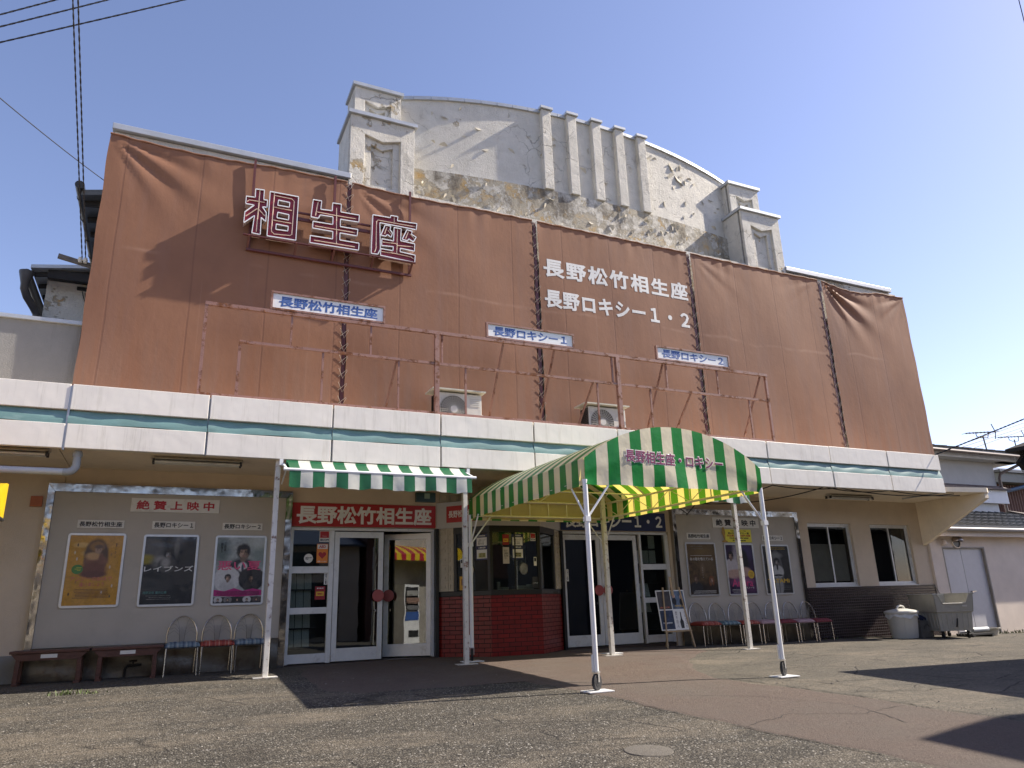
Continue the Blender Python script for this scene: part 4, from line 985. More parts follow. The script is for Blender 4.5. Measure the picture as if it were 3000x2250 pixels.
class Poster:
    def __init__(s, x0, x1, z0, z1, sheet, label, Y=WB, fr=True, parent=None):
        s.x0, s.x1, s.z0, s.z1 = x0, x1, z0, z1; s.n = .014
        s.t = parent or thing('film_poster', label, 'poster', ((x0+x1)/2, Y, z0), 'framed film posters')
        s.fr = frame(0, Y, 0)
        if fr:
            w = .034; r = .045
            def rl(a, b, c, d, r): return arc((b-r, d-r), r, 0, 90, 5, lambda p, q: (p, q))+arc((a+r, d-r), r, 90, 180, 5, lambda p, q: (p, q))+arc((a+r, c+r), r, 180, 270, 5, lambda p, q: (p, q))+arc((b-r, c+r), r, 270, 360, 5, lambda p, q: (p, q))
            m = MB(s.fr); m.poly([rl(x0, x1, z0, z1, r), list(reversed(rl(x0+w, x1-w, z0+w, z1-w, .006)))], .0, .022); m.build('frame', ALU, s.t, bevel=.005)
            s.x0 += w; s.x1 -= w; s.z0 += w; s.z1 -= w
        m = MB(s.fr); m.rect(s.x0, s.x1, s.z0, s.z1, .001, .012); m.build('sheet', sheet, s.t)
        s.k = 0
        if fr: m = MB(s.fr); m.grid(lambda u, v: (s.x0+(s.x1-s.x0)*u, s.z0+(s.z1-s.z0)*v, .034), 1, 1); m.build('clear_film', FILM, s.t)
    def p(s, u, v): return s.x0+(s.x1-s.x0)*u, s.z0+(s.z1-s.z0)*v
    def shape(s, pts, mat, name='picture'):
        s.k += 1; n = .0121+.0004*s.k; m = MB(s.fr); m.poly([[s.p(u, v) for u, v in pts]], n, n+.0003); return m.build(name, mat, s.t)
    def ell(s, u, v, ru, rv, mat, name='picture', a0=0, a1=360):
        return s.shape([(u+ru*math.cos(R(a0+(a1-a0)*i/24)), v+rv*math.sin(R(a0+(a1-a0)*i/24))) for i in range(24)], mat, name)
    def txt(s, body, u, v, w, h, mat, bold=.01, line=1.0):
        s.k += 3; x, z = s.p(u, v)
        return text('printed_lettering', body, mat, s.t, s.fr, x, z, w*(s.x1-s.x0), h*(s.z1-s.z0), n=.0121+.0004*s.k, bold=bold, depth=.0008, line=line)
    def lines(s, v0, v1, n, mat, u0=.15, u1=.85, name='small_print'):
        s.k += 1; nn = .0121+.0004*s.k; m = MB(s.fr); rnd = random.Random(int(v0*1000)+n)
        for i in range(n):
            v = v0+(v1-v0)*i/max(1, n-1); u = u0+rnd.random()*.08
            while u < u1-.02:
                l = .008+rnd.random()*.022; a, b = s.p(u, v), s.p(min(u+l, u1), v+.0075); m.rect(a[0], b[0], a[1], b[1], nn, nn+.0003); u += l+.006
        m.build(name, mat, s.t)
IN = .034
def poster(x0, x1, z0, z1, base, layers, label, grain=.3):
    return Poster(x0, x1, z0, z1, picture('printed_picture', x0+IN, x1-IN, z0+IN, z1-IN, base, layers, grain), label)
SK, SK2, SKG = (.46, .30, .22), (.30, .18, .12), (.26, .255, .25)
OCH = (.56, .29, .03)
p = poster(-1.295, -.54, .965, 2.02, OCH, [(.24, .86, .10, .035, .4, (.70, .46, .16)), (.40, .74, .09, .04, .5, (.72, .48, .18)), (.52, .70, .16, .25, .10, (.10, .055, .035), .15), (.52, .84, .10, .075, .2, (.30, .16, .05)), (.53, .62, .15, .09, .2, (.24, .10, .06)), (.50, .50, .17, .12, .2, (.17, .055, .035), .3),
    (.50, .44, .17, .05, .2, (.13, .04, .03)), (.47, .70, .10, .055, .3, (.55, .33, .15)), (.62, .66, .035, .08, .3, (.20, .08, .05)), (.55, .79, .045, .055, .2, (.42, .27, .18)), (.55, .835, .06, .03, .3, (.16, .10, .07)), (.53, .79, .006, .006, .5, (.03, .02, .02), 0), (.585, .79, .006, .006, .5, (.03, .02, .02), 0)]
    + [(u, v, .010, .022, .4, c) for u, v, c in ((.16, .86, (.08, .05, .03)), (.17, .66, (.7, .6, .5)), (.80, .54, (.6, .5, .4)), (.10, .16, (.05, .04, .03)), (.88, .27, (.7, .6, .5)), (.80, .72, (.35, .2, .05)), (.12, .75, (.7, .6, .4)), (.86, .12, (.1, .08, .05)), (.7, .18, (.7, .62, .5)), (.2, .33, (.4, .2, .06)))], 'framed yellow film poster of a seated figure with salmon lettering', .14)
p.ell(.20, .51, .105, .068, GREENI, 'printed_roundel'); p.lines(.49, .53, 3, PALEY, .13, .28)
p.txt('アンジーのBARで', .48, .375, .78, .062, SALMON, .02); p.txt('逢いましょう', .50, .295, .46, .062, SALMON, .02)
p.txt('逢\nい\nた\nい', .88, .78, .03, .22, INK, .005); p.lines(.10, .22, 7, BROWNI, .16, .84)
p = poster(-.305, .47, .955, 2.01, (.020, .021, .022), [(.10, .82, .20, .16, .2, (.13, .13, .13)), (.05, .66, .12, .07, .3, (.30, .25, .03)), (.62, .92, .10, .10, .6, (.10, .10, .10)), (.62, .84, .035, .13, .4, (.19, .19, .18)), (.36, .62, .14, .10, .4, (.17, .17, .165), .5), (.30, .66, .06, .05, .5, (.30, .29, .28))]
    + bust(.46, .72, .24, SKG, (.02, .02, .02), (.07, .07, .07)) + [(.42, .61, .06, .07, .4, (.33, .32, .31)), (.8, .5, .16, .3, .5, (.012, .012, .013)), (.2, .25, .2, .12, .6, (.035, .038, .04))], 'framed charcoal film poster with slanting white katakana across it', .5)
p.txt('レイブンズ', .5, .52, .96, .085, WHITEI, .012); p.txt('浅野忠信 瀧内公美', .27, .17, .46, .04, TEALI, .01); p.lines(.07, .12, 3, MIDG, .1, .6)
p = poster(.705, 1.475, .945, 2.005, (.36, .40, .41), [(.1, .8, .12, .2, .5, (.12, .17, .17)), (.92, .75, .12, .2, .5, (.22, .28, .28)), (.85, .93, .12, .1, .5, (.5, .55, .55))] + bust(.56, .745, .42, SK, (.015, .013, .015), (.02, .022, .035))
    + [(.56, .545, .07, .07, .2, (.72, .72, .74)), (.565, .53, .018, .07, .3, (.03, .04, .09)), (.25, .36, .20, .19, .05, (.62, .62, .64)), (.77, .36, .20, .18, .05, (.015, .013, .015), .4)] + bust(.27, .37, .19, SK, (.02, .015, .015), (.5, .5, .52)) + bust(.76, .37, .18, SK2, (.015, .012, .012), (.03, .025, .025), flip=-1, hairlong=1)
    + [(.5, .0, 1, .095, .04, (.03, .03, .03), .05)] + [q for i in range(5) for q in [(.1+.2*i, .05, .062, .05, .1, ((.55, .55, .56), (.2, .2, .2), (.03, .03, .03), (.6, .6, .6), (.1, .08, .08))[i], 0)] + [(.1+.2*i, .052, .018, .021, .15, (.02, .015, .015), .1), (.1+.2*i, .046, .012, .016, .15, SK, .1), (.1+.2*i, .008, .034, .02, .2, (.05, .05, .06), .1)]], 'framed white and pink film poster of three faces with large pink title', .35)
m = MB(p.fr)
for s in (-1, 1):
    a = p.p(.585+s*.048, .778); m.tube([(a[0]+.026*math.cos(k*.5236), a[1]+.015*math.sin(k*.5236), .0128) for k in range(12)], .0013, 4, True)
m.build('printed_spectacles', INK, p.t)
p.shape([(0, .11), (0, .205), (.22, .18), (.42, .225), (.60, .18), (.80, .215), (1, .19), (1, .11), (.5, .095)], MAG, 'printed_band')
p.txt('悪い夏', .5, .565, .92, .14, PINK, .016); p.txt('公\n務\n員', .17, .86, .05, .15, INK, .01); p.txt('闇\n堕\nち', .10, .84, .05, .15, INK, .01); p.lines(.115, .165, 4, INK, .04, .96)
p = poster(9.76, 10.55, .87, 1.955, (.11, .07, .033), [(.5, .85, .3, .12, .7, (.20, .13, .05), .6), (.7, .62, .16, .14, .7, (.15, .10, .05), .8), (.5, .50, .05, .10, .6, (.22, .15, .09)), (.5, .1, .6, .12, .5, (.03, .022, .016))] + bust(.24, .30, .27, (.30, .20, .14), (.09, .05, .03), (.035, .035, .04)) + bust(.79, .27, .25, (.44, .29, .21), (.22, .08, .03), (.04, .027, .02), flip=-1, hairlong=1), 'framed brown autumn film poster with pale title and two facing figures', .7)
p.txt('あの歌を憶えている', .5, .70, .82, .062, WHITEI, .004); p.lines(.90, .95, 2, MIDG, .1, .6); p.lines(.765, .77, 1, PAPER, .1, .9); p.lines(.025, .07, 3, PAPER, .1, .92)
p.txt('・\n・\n・\n・\n・', .50, .43, .012, .20, WHITEI, .03)
p = poster(10.785, 11.58, .865, 1.94, (.035, .014, .055), [(.42, .86, .10, .20, .5, (.42, .38, .42), .9), (.36, .62, .09, .22, .4, (.46, .42, .45), .9), (.72, .85, .2, .14, .6, (.05, .03, .12))] + bust(.16, .76, .30, SK, (.02, .015, .015), (.55, .50, .50)) + [(.62, .66, .14, .26, .2, (.015, .01, .014), .3), (.47, .70, .065, .10, .2, (.42, .27, .21)), (.30, .40, .26, .10, .15, (.52, .35, .28), .2), (.66, .44, .16, .10, .2, (.48, .31, .25), .2), (.52, .24, .3, .10, .4, (.26, .09, .20)), (.8, .12, .2, .08, .5, (.10, .03, .10))], 'framed violet film poster with pink neon script, below the yellow prize card', .5)
p.ell(.86, .39, .12, .085, GOLD, 'printed_badge'); p.lines(.35, .42, 4, BROWNI, .78, .94); p.txt('Anora', .50, .22, .78, .15, PINK, .008); p.txt('アノーラ', .76, .115, .30, .035, WHITEI, .02); p.lines(.03, .085, 3, PAPER, .08, .62)
p = poster(11.805, 12.60, .855, 1.92, (.022, .022, .022), [(.5, .42, .17, .5, .04, (.10, .10, .10), .05), (.5, .80, .16, .06, .4, (.20, .20, .19), .6)] + bust(.51, .64, .30, (.30, .28, .26), (.015, .014, .014), (.50, .50, .48)) + [(.51, .44, .14, .10, .2, (.50, .50, .48)), (.51, .55, .025, .07, .3, (.03, .03, .03)), (.51, .375, .13, .022, .2, (.015, .015, .015), .1), (.51, .16, .11, .20, .12, (.30, .30, .29), .15), (.51, .12, .012, .2, .4, (.10, .10, .10))], 'framed dark film poster of a person in a white jacket with yellow title', .5)
p.txt('TATAMi', .5, .26, .84, .085, GOLD, .03); p.lines(.93, .96, 2, GOLD, .25, .9); p.lines(.07, .14, 3, MIDG, .06, .94)
t = thing('prize_card', 'yellow handwritten prize card with a golden statuette cutout above the violet poster', 'card', (11.2, -.1, 1.97))
fr = frame(0, WB, 0); m = MB(fr); m.rect(10.86, 11.58, 1.965, 2.235, 0, .008); m.build('card', PALEY, t)
m = MB(fr); m.poly([[(10.76, 1.965), (10.76, 1.99), (10.82, 2.01), (10.80, 2.10), (10.77, 2.16), (10.785, 2.22), (10.80, 2.28), (10.835, 2.28), (10.85, 2.22), (10.865, 2.16), (10.84, 2.10), (10.84, 2.01), (10.90, 1.99), (10.90, 1.965)]], .009, .016); m.build('statuette_cutout', M('bronze_card', (.42, .25, .05), .5), t)
for i, (b, w, h, mt) in enumerate((('『ANORA アノーラ』', .42, .034, INK), ('第97回アカデミー賞', .58, .044, INK), ('作品賞他 最多5部門 受賞', .64, .046, REDTXT), ('作品賞 主演女優賞 監督賞', .52, .028, INK), ('脚本賞・編集賞', .36, .028, INK))):
    text('handwriting', b, mt, t, fr, 11.23, 2.205-.051*i, w, h, n=.0085, bold=.02, depth=.002)

# ------------------------------------------------------------------ signs round the doors, stickers on the glass
plate('theatre_sign', 1.855, 4.355, 2.175, 2.565, REDI, 'long red sign with bold white characters above the left entrance doors', '長野松竹相生座', WHITEI, (.94, .80), .034, Y=-.012)
plate('theatre_sign', 6.90, 9.37, 2.175, 2.545, NAVY, 'navy blue sign with bold white characters above the right entrance doors', '長野ロキシー１・２', WHITEI, (.93, .74), .034, Y=-.022)
x0, y0, L, yaw = seg(0)
t = thing('booth_sign', 'red sign with white characters on the angled header of the ticket booth', 'sign', (4.7, -.4, 2.2)); fr = frame(x0, y0, 0, yaw)
m = MB(fr); m.rect(.18, .92, 2.255, 2.545, .031, .042); m.build('plate', REDI, t); text('lettering', '長野松竹相生座', WHITEI, t, fr, .55, 2.40, .66, .13, n=.0425, bold=.022)
t = thing('exit_sign', 'small dark green emergency exit box over the right end of the red sign', 'sign', (4.1, -.1, 2.62)); m = MB(frame(0, 0, 0)); m.rect(3.98, 4.34, 2.63, 2.80, .0, .07); m.build('box', M('dark_green_box', (.012, .045, .032), .3), t)
m = MB(frame(0, 0, 0)); m.rect(4.13, 4.23, 2.69, 2.785, .071, .074); m.build('pictogram', M('dull_green', (.30, .42, .33), .4), t)
def sticker(name, x0, x1, z0, z1, mat, label, fr, bits=()):
    t = thing(name, label, 'sticker', tuple(fr @ Vector(((x0+x1)/2, z0, 0)))); m = MB(fr); m.rect(x0, x1, z0, z1, 0, .002); m.build('sheet', mat, t)
    for kind, *a in bits:
        if kind == 't': body, mt, u, v, w, h, bd = a; text('printed_lettering', body, mt, t, fr, x0+(x1-x0)*u, z0+(z1-z0)*v, (x1-x0)*w, (z1-z0)*h, n=.0028, bold=bd, depth=.0006)
        if kind == 'r': mt, u0, u1, v0, v1 = a; m = MB(fr); m.rect(x0+(x1-x0)*u0, x0+(x1-x0)*u1, z0+(z1-z0)*v0, z0+(z1-z0)*v1, .0021, .0026); m.build('printed_block', mt, t)
        if kind == 'h':
            mt, u, v, r = a; cxx, cz = x0+(x1-x0)*u, z0+(z1-z0)*v
            m = MB(fr); m.poly([[(cxx+r*.062*16*math.sin(k*.2618)**3, cz+r*.062*(13*math.cos(k*.2618)-5*math.cos(k*.5236)-2*math.cos(k*.7854)-math.cos(k*1.0472))) for k in range(24)]], .0027, .0032); m.build('heart', mt, t)
    return t
SG = frame(0, .064, 0)                                         # just proud of the sidelight glass
SECB = [('r', REDI, .05, .95, .36, .96), ('t', 'SECOM', NAVY, .5, .18, .88, .20, .05), ('t', 'Security by', WHITEI, .5, .52, .4, .06, .01)]
sticker('security_sticker', 2.335, 2.50, 1.93, 2.11, PAPER, 'red and white security sticker in the top corner of the left sidelight', SG, SECB)
sticker('defibrillator_sticker', 2.30, 2.485, 1.585, 1.895, ORANGE, 'orange sticker with a red heart on the left sidelight', SG, [('r', PAPER, .05, .95, .74, .97), ('t', 'AED', REDTXT, .5, .86, .62, .14, .04), ('h', REDTXT, .5, .42, .065), ('t', '設置しています', WHITEI, .5, .08, .8, .07, .02)])
t = thing('round_sticker', 'round white sticker on the left sidelight', 'sticker', (2.15, .05, 1.6)); m = MB(SG); m.ell(2.17, 1.66, .072, .075, 0, .002, 24); m.build('sheet', PAPER, t); text('printed_lettering', '感染防止対策\n実施店', INK, t, SG, 2.17, 1.66, .10, .045, n=.0028, bold=.02, depth=.0006)
sticker('bell_sticker', 2.44, 2.50, 1.235, 1.425, PAPER, 'narrow upright white sticker on the left sidelight', SG, [('t', '非\n常\nベ\nル\n設\n置', INK, .5, .5, .45, .86, .03)])
sticker('shop_award_sticker', 2.30, 2.465, 1.00, 1.21, M('dark_red_sticker', (.30, .015, .02), .5), 'dark red sticker with a gold crest on the left sidelight', SG, [('r', GOLD, .12, .88, .28, .60), ('t', '監査店', REDTXT, .5, .44, .5, .16, .04), ('t', '飲食店', WHITEI, .5, .85, .66, .10, .03)])
sticker('bell_sticker', 6.985, 7.03, 1.22, 1.44, PAPER, 'narrow upright white sticker on the left stile of the right entrance', frame(0, -.003, 0), [('t', '非\n常\nベ\nル\n設\n置', INK, .5, .5, .45, .86, .03)])
BF = frame(*K[1], 0, seg(1)[3]) @ Matrix.Translation((0, 0, -.022)); BL_ = frame(x0, y0, 0, yaw) @ Matrix.Translation((0, 0, -.022))
sticker('security_sticker', .79, .89, 1.90, 2.035, PAPER, 'red and white security sticker on the right pane of the ticket booth', BF, SECB)
def fee(u0, label, fr):
    sticker('price_board', u0, u0+.23, 1.58, 2.02, NAVY, label, fr, [('r', PAPER, .08, .92, .55, .87), ('r', PAPER, .08, .92, .06, .40), ('r', M('price_yellow', (.60, .56, .12), .6), .22, .80, .09, .27), ('t', '入場料金表', WHITEI, .5, .475, .6, .07, .02), ('t', '上映時間表', WHITEI, .5, .935, .6, .06, .02),
        ('t', '一般 シニア\n学生 小人\n高校 幼児', INK, .5, .70, .62, .22, .01), ('t', '1900 1200\n1500 1000', INK, .5, .19, .5, .13, .02)])
fee(.42, 'navy price board in the front pane of the ticket booth', BF); fee(.72, 'navy price board in the angled left pane of the ticket booth', BL_)
sticker('shop_award_sticker', .25, .37, 1.83, 2.01, MATS['dark_red_sticker'], 'dark red sticker with gold crest between the booth panes', BF, [('r', GOLD, .12, .88, .28, .60), ('t', '監査店', REDTXT, .5, .44, .5, .16, .04)])
sticker('paper_notice', .25, .37, 1.51, 1.79, M('faded_notice', (.50, .44, .40), .7), 'printed paper notice below the dark red sticker on the booth', BF, [('t', 'お知らせ\n会員募集中\n毎週水曜日\n千円均一', INK, .5, .55, .7, .6, .0)])
sticker('no_smoking_sticker', .84, .895, 1.47, 1.62, PAPER, 'small white no smoking sticker at the right of the booth window', BF, [('r', INK, .15, .85, .5, .9)])
sticker('no_smoking_sticker', .42, .475, 1.47, 1.62, PAPER, 'small white no smoking sticker in the angled booth pane', BL_, [('r', INK, .15, .85, .5, .9)])
sticker('handbill', .40, .50, 1.09, 1.32, YELLOW, 'small yellow handbill at the foot of the angled booth pane', BL_, [('r', BROWNI, .35, .65, .35, .8)])
sticker('handbill', .80, .91, 1.09, 1.28, DKGREY, 'small charcoal handbill at the foot of the front booth pane', BF, [('t', 'レイブンズ', WHITEI, .5, .45, .9, .12, .01)])
# flyer racks behind the sidelights
def rack(x0, x1, y, rows, label):
    t = thing('flyer_rack', label, 'rack', ((x0+x1)/2, y, 0)); m = MB(); m.box(x0, x1, y, y+.02, .25, 1.9)
    for z in (.25, .55, .87, 1.16): m.box(x0, x1, y-.14, y, z, z+.015)
    m.build('rack_frame', DKGREY, t); m = MB()
    rnd = random.Random(3)
    for z, n in rows:
        for k in range(n):
            a = x0+.02+k*.125; m.add([(a, y-.12, z), (a+.115, y-.12, z), (a+.115, y-.05, z+.27), (a, y-.05, z+.27)], [(0, 1, 2, 3)])
    m.build('flyers', PAPER, t)
rack(1.90, 2.40, .42, ((.56, 3), (.885, 3), (1.175, 3), (.27, 3)), 'dark rack of white flyers behind the left sidelight')
rack(8.78, 9.32, .36, ((1.60, 0), (.9, 2), (.6, 2)), 'dark rack behind the right sidelight')
m = MB()
for k, (a, z) in enumerate(((8.79, 1.56), (8.97, 1.56), (9.15, 1.56), (9.15, 1.86))): m.box(a, a+.16, .33, .335, z, z+.26)
tag(m.build('paper_sheets', PAPER), 'white paper sheets taped up behind the top of the right sidelight', 'papers')
# shop and drinks machine on the left of the forecourt, out of the frame but mirrored in the ajar leaf
SSW = M('dusty_brown_render', (.34, .31, .26), .9, var=.25, vs=2)
SS = thing('side_shop', 'small cream shop left of the forecourt, outside the frame, mirrored in the ajar glass leaf', 'shop', (-4, -8, 0))
m = MB(); m.box(-9, -3.25, -15, -3.6, -.6, 3.6); m.build('wall', SSW, SS)
m = MB(); m.grid(lambda u, v: (-3.24+.85*v, -12+7*u, 2.75-.32*v*v), 30, 6); m.grid(lambda u, v: (-2.39, -12+7*u, 2.43-.2*v), 30, 2); m.build('striped_awning', mat_stripes('yellow_red_scallops', 1, .42, (.55, .03, .06), (.85, .62, .03), 0, .2), SS)
t = thing('vending_machine', 'white drinks vending machine mirrored in the ajar right leaf of the left entrance', 'vending machine', (-3.0, -7.6, -.25))
def V(mb, name, mat): return mb.build(name, mat, t)
zv = -.26; oy = -7.95
V(MB().box(-3.24, -2.72, oy, oy+.70, zv+.05, zv+1.80), 'cabinet', M('white_enamel', (.80, .80, .77), .3)); V(MB().box(-2.719, -2.706, oy+.05, oy+.65, zv+1.02, zv+1.72), 'display_window', DKGREY)
for r in range(3):
    q = MB()
    for c in range(7): q.cyl((-2.67, oy+.09+c*.087, zv+1.07+r*.21), (-2.67, oy+.09+c*.087, zv+1.19+r*.21), .028, n=8)
    q.box(-2.705, -2.63, oy+.05, oy+.65, zv+1.04+r*.21, zv+1.055+r*.21); V(q, 'drink_row', (ALU, SKIN, PLASTW)[r])
V(MB().box(-2.719, -2.706, oy+.05, oy+.65, zv+.74, zv+.98), 'advert_panel', BLUEI); V(MB().box(-2.719, -2.704, oy+.05, oy+.5, zv+.24, zv+.44), 'delivery_flap', DKGREY)

# ------------------------------------------------------------------ chairs, benches, easel
def make_chair():
    t = thing('steel_chair', '', 'chair', (0, 0, 0)); w = .205
    pts = [(-.195, .21, .02), (-.205, .205, .40)] + [(-.205*math.cos(R(a)), .205+.05*math.sin(R(a)), .52+.285*math.sin(R(a))) for a in range(0, 181, 12)] + [(.205, .205, .40), (.195, .21, .02)]
    MB().tube(pts, .0095, 8).build('back_hoop', CHROME, t, True)
    m = MB()
    for k in range(5):
        x = (k-2)*.014; m.tube([(x, .195, .42), (x, .215, .60), (x*1.6, .235, .66)], .0023, 5)
    for s in (-1, 1):
        for k, (xe, ze) in enumerate(((.185, .63), (.150, .71), (.09, .77), (.195, .55))):
            x = s*.030
            m.tube([(x, .195, .44+.0*k), (x+s*.01, .21, .55+.03*(2-abs(k-1))), (s*(.03+xe)/2, .225, (ze+.60)/2+.035), (s*xe, .235, ze)], .0023, 5)
    m.build('back_spokes', SPOKE, t, True)
    m = MB(); m.tube([(-w, -.20, .375), (w, -.20, .375), (w, .20, .375), (-w, .20, .375)], .010, 6, True); m.build('seat_frame', CHROME, t, True)
    for s in (-1, 1): m = MB(); m.tube([(s*w, -.20, .375), (s*(w+.006), -.215, .0)], .010, 7); m.build('leg', CHROME, t, True)
    m = MB()
    def cush(u, v):
        a, b = u*2-1, v*2-1; rx = math.copysign(abs(a)**.75, a); 
        return (rx*.228, b*.215-.005, .455-.030*(abs(a)**6)-.028*(abs(b)**6)+.004*math.sin(u*40))
    m.grid(cush, 28, 18); m.grid(lambda u, v: (cush(u, v)[0], cush(u, v)[1], .385), 28, 18)
    for e in range(4):
        f = [lambda u: cush(u, 0), lambda u: cush(u, 1), lambda u: cush(0, u), lambda u: cush(1, u)][e]
        m.grid(lambda u, v, f=f: (f(u)[0]*(1+.02*math.sin(v*3.14)), f(u)[1]*(1+.02*math.sin(v*3.14)), f(u)[2]*(1-v)+.385*v), 28, 4)
    m.build('seat', MATS['blue_stripe'], t, True)
    return t
mat_chair('blue_stripe', (.17, .23, .27), [(.0, .22, (.060, .095, .150)), (.40, .50, (.33, .36, .36)), (.62, .74, (.085, .14, .19))], 0, .115)
mat_chair('red_stripe', (.34, .055, .035), [(.1, .2, (.48, .26, .20)), (.45, .60, (.22, .025, .022)), (.75, .82, (.42, .20, .16))], 0, .13)
mat_chair('teal_stripe', (.13, .21, .24), [(.0, .25, (.05, .09, .13)), (.45, .58, (.28, .33, .34))], 0, .105)
mat_chair('pink_vinyl', (.42, .27, .29), [], 0, .1)
mat_chair('red_plaid', (.20, .018, .030), [(.80, .92, (.06, .02, .04)), (.35, .42, (.28, .05, .05))], 0, .075, (.07, .015, .03))
ch0 = make_chair(); first = True
def put_chair(x, y, mat, label, group, rz=0):
    global first
    c = ch0 if first else copy_tree(ch0); first = False
    c.location = (x, y, gz(x, y)); c.rotation_euler = (0, 0, rz); c['label'] = label; c['group'] = group
    for k in c.children:
        if k.name.startswith('seat') and 'frame' not in k.name:
            if k.data.materials[0] != MATS[mat]:
                k.data = k.data.copy(); k.data.materials[0] = MATS[mat]
    return c
G1, G2 = 'chairs in front of the left poster board', 'chairs in front of the right poster board'
put_chair(.355, -.40, 'blue_stripe', 'steel hoop chair with blue striped seat next to the bench', G1, R(1)); put_chair(.83, -.39, 'red_stripe', 'steel hoop chair with red striped seat left of the doors, between two blue ones', G1, R(-1))
put_chair(1.29, -.38, 'blue_stripe', 'steel hoop chair with blue striped seat beside the rusty awning post', G1)
for i, (mt, l) in enumerate((('red_stripe', 'steel hoop chair with red striped seat next to the easel'), ('teal_stripe', 'steel hoop chair with teal striped seat, second from the easel'), ('red_stripe', 'steel hoop chair with red striped seat behind the right awning post'),
        ('pink_vinyl', 'steel hoop chair with pale pink seat just right of the rust spotted awning post'), ('red_plaid', 'steel hoop chair with red plaid seat behind the white canopy post'), ('pink_vinyl', 'steel hoop chair with pale pink seat between two red plaid ones'), ('red_plaid', 'steel hoop chair with red plaid seat ending the row, against dark tiles'))):
    put_chair(9.86+.485*i, -.37-.012*i, mt, l, G2, R((-1, 1, 0, 2, -1, 0, 1)[i]))
def bench(x0, x1, label):
    t = thing('bench', label, 'bench', ((x0+x1)/2, -.4, 0), 'dark wooden benches'); h = .43
    m = MB(); m.box(x0, x1, -.62, -.20, h-.035, h); m.build('seat', WOOD, t, bevel=.006)
    m = MB(); m.poly([[(x0+.02, h-.037), (x0+.10, h-.125), (x1-.10, h-.125), (x1-.02, h-.037)]], -.60, -.575, 'y'); m.build('apron', WOOD, t, bevel=.003)
    m = MB(); m.box((x0+x1)/2-.10, (x0+x1)/2+.09, -.606, -.601, h-.098, h-.050); m.build('faded_plate', PAPERO, t)
    for x in (x0+.11, x1-.11):
        for y in (-.56, -.26):
            m = MB(); m.bar((x, y, h-.037), (x-.01 if x < (x0+x1)/2 else x+.01, y, gz(x, y)+.0), .055, .06); m.build('leg', WOOD, t, bevel=.004)
        m = MB(); m.box(x-.035, x+.035, -.62, -.20, .0, .03); m.build('foot', WOOD, t)
bench(-1.72, -.80, 'dark wooden bench at the left end, with a faded plate'); bench(-.77, .12, 'dark wooden bench next to the blue striped chair, with a faded plate')
t = thing('water_tap', 'small dark standpipe tap under the bench at the foot of the poster board', 'tap', (-.3, -.15, 0))
m = MB(); m.tube([(-.36, -.14, 0), (-.36, -.14, .11), (-.33, -.14, .15), (-.15, -.14, .16)], .018, 8); m.cyl((-.26, -.14, .16), (-.26, -.14, .21), .012, n=8); m.cyl((-.31, -.14, .215), (-.21, -.14, .215), .012, n=8); m.build('pipe', DKGREY, t, True)
t = thing('poster_easel', 'wooden easel with a white board of four small film posters', 'easel', (8.95, -.55, -.05))
m = MB(); ez = gz(9, -.6)
for x, xt in ((8.66, 8.78), (9.29, 9.16)): m.bar((x, -.72, ez), (xt, -.55, 1.05), .028, .022)
m.bar((8.97, -.25, ez), (8.97, -.56, 1.05), .028, .022); m.bar((8.66, -.675, .25), (9.28, -.675, .25), .03, .025); m.bar((8.97, -.60, .9), (8.97, -.55, 1.25), .05, .012); m.build('stand', WOODL, t)
ef = Matrix.Translation((0, -.70, 0)) @ Matrix.Rotation(R(-9), 4, 'X') @ frame(0, 0, 0)
m = MB(ef); m.rect(8.60, 9.26, .27, 1.01, 0, .012); m.build('board', PAPER, t)
def cell(u0, u1, v0, v1, mat, n): 
    m = MB(ef); m.rect(u0, u1, v0, v1, n, n+.0006); m.build('small_poster', mat, t)
cell(8.62, 8.92, .655, .99, M('printed_dark_brown2', (.05, .042, .038), .5, var=.4, vs=12), .013); cell(8.94, 9.24, .655, .99, M('printed_blue_grey', (.09, .13, .19), .5, var=.7, vs=9), .013)
cell(8.62, 8.92, .29, .635, M('printed_night_blue', (.025, .04, .08), .5, var=.8, vs=9), .013)
def ctext(b, mt, u, v, w, h, bd=.01): text('printed_lettering', b, mt, t, ef, u, v, w, h, n=.0142, bold=bd, depth=.0008)
ctext('ベテダン', GOLD, 9.09, .71, .20, .045, .03); ctext('MR.JIMMY', WHITEI, 8.77, .40, .21, .035, .02); ctext('劇場公開', SALMON, 8.76, .69, .22, .03)
ctext('O\nE\nZ\nO\nE', M('soft_grey_ink', (.28, .26, .27), .6), 9.20, .46, .05, .30); ctext('愛\nを\n詩\n人', MATS['soft_grey_ink'], 8.99, .46, .05, .30)
m = MB(ef); m.poly([[(9.06, .30), (9.05, .42), (9.075, .47), (9.082, .60), (9.10, .60), (9.107, .47), (9.135, .42), (9.13, .30)]], .0142, .0148); m.build('small_picture', DKGREY, t)
for u, v in ((9.0, .9), (9.17, .88)):
    m = MB(ef); m.ell(u, v, .035, .045, .0142, .0148); m.build('small_picture', SKIN, t); m = MB(ef); m.ell(u, v-.10, .05, .07, .0142, .0148); m.build('small_picture', INK, t)

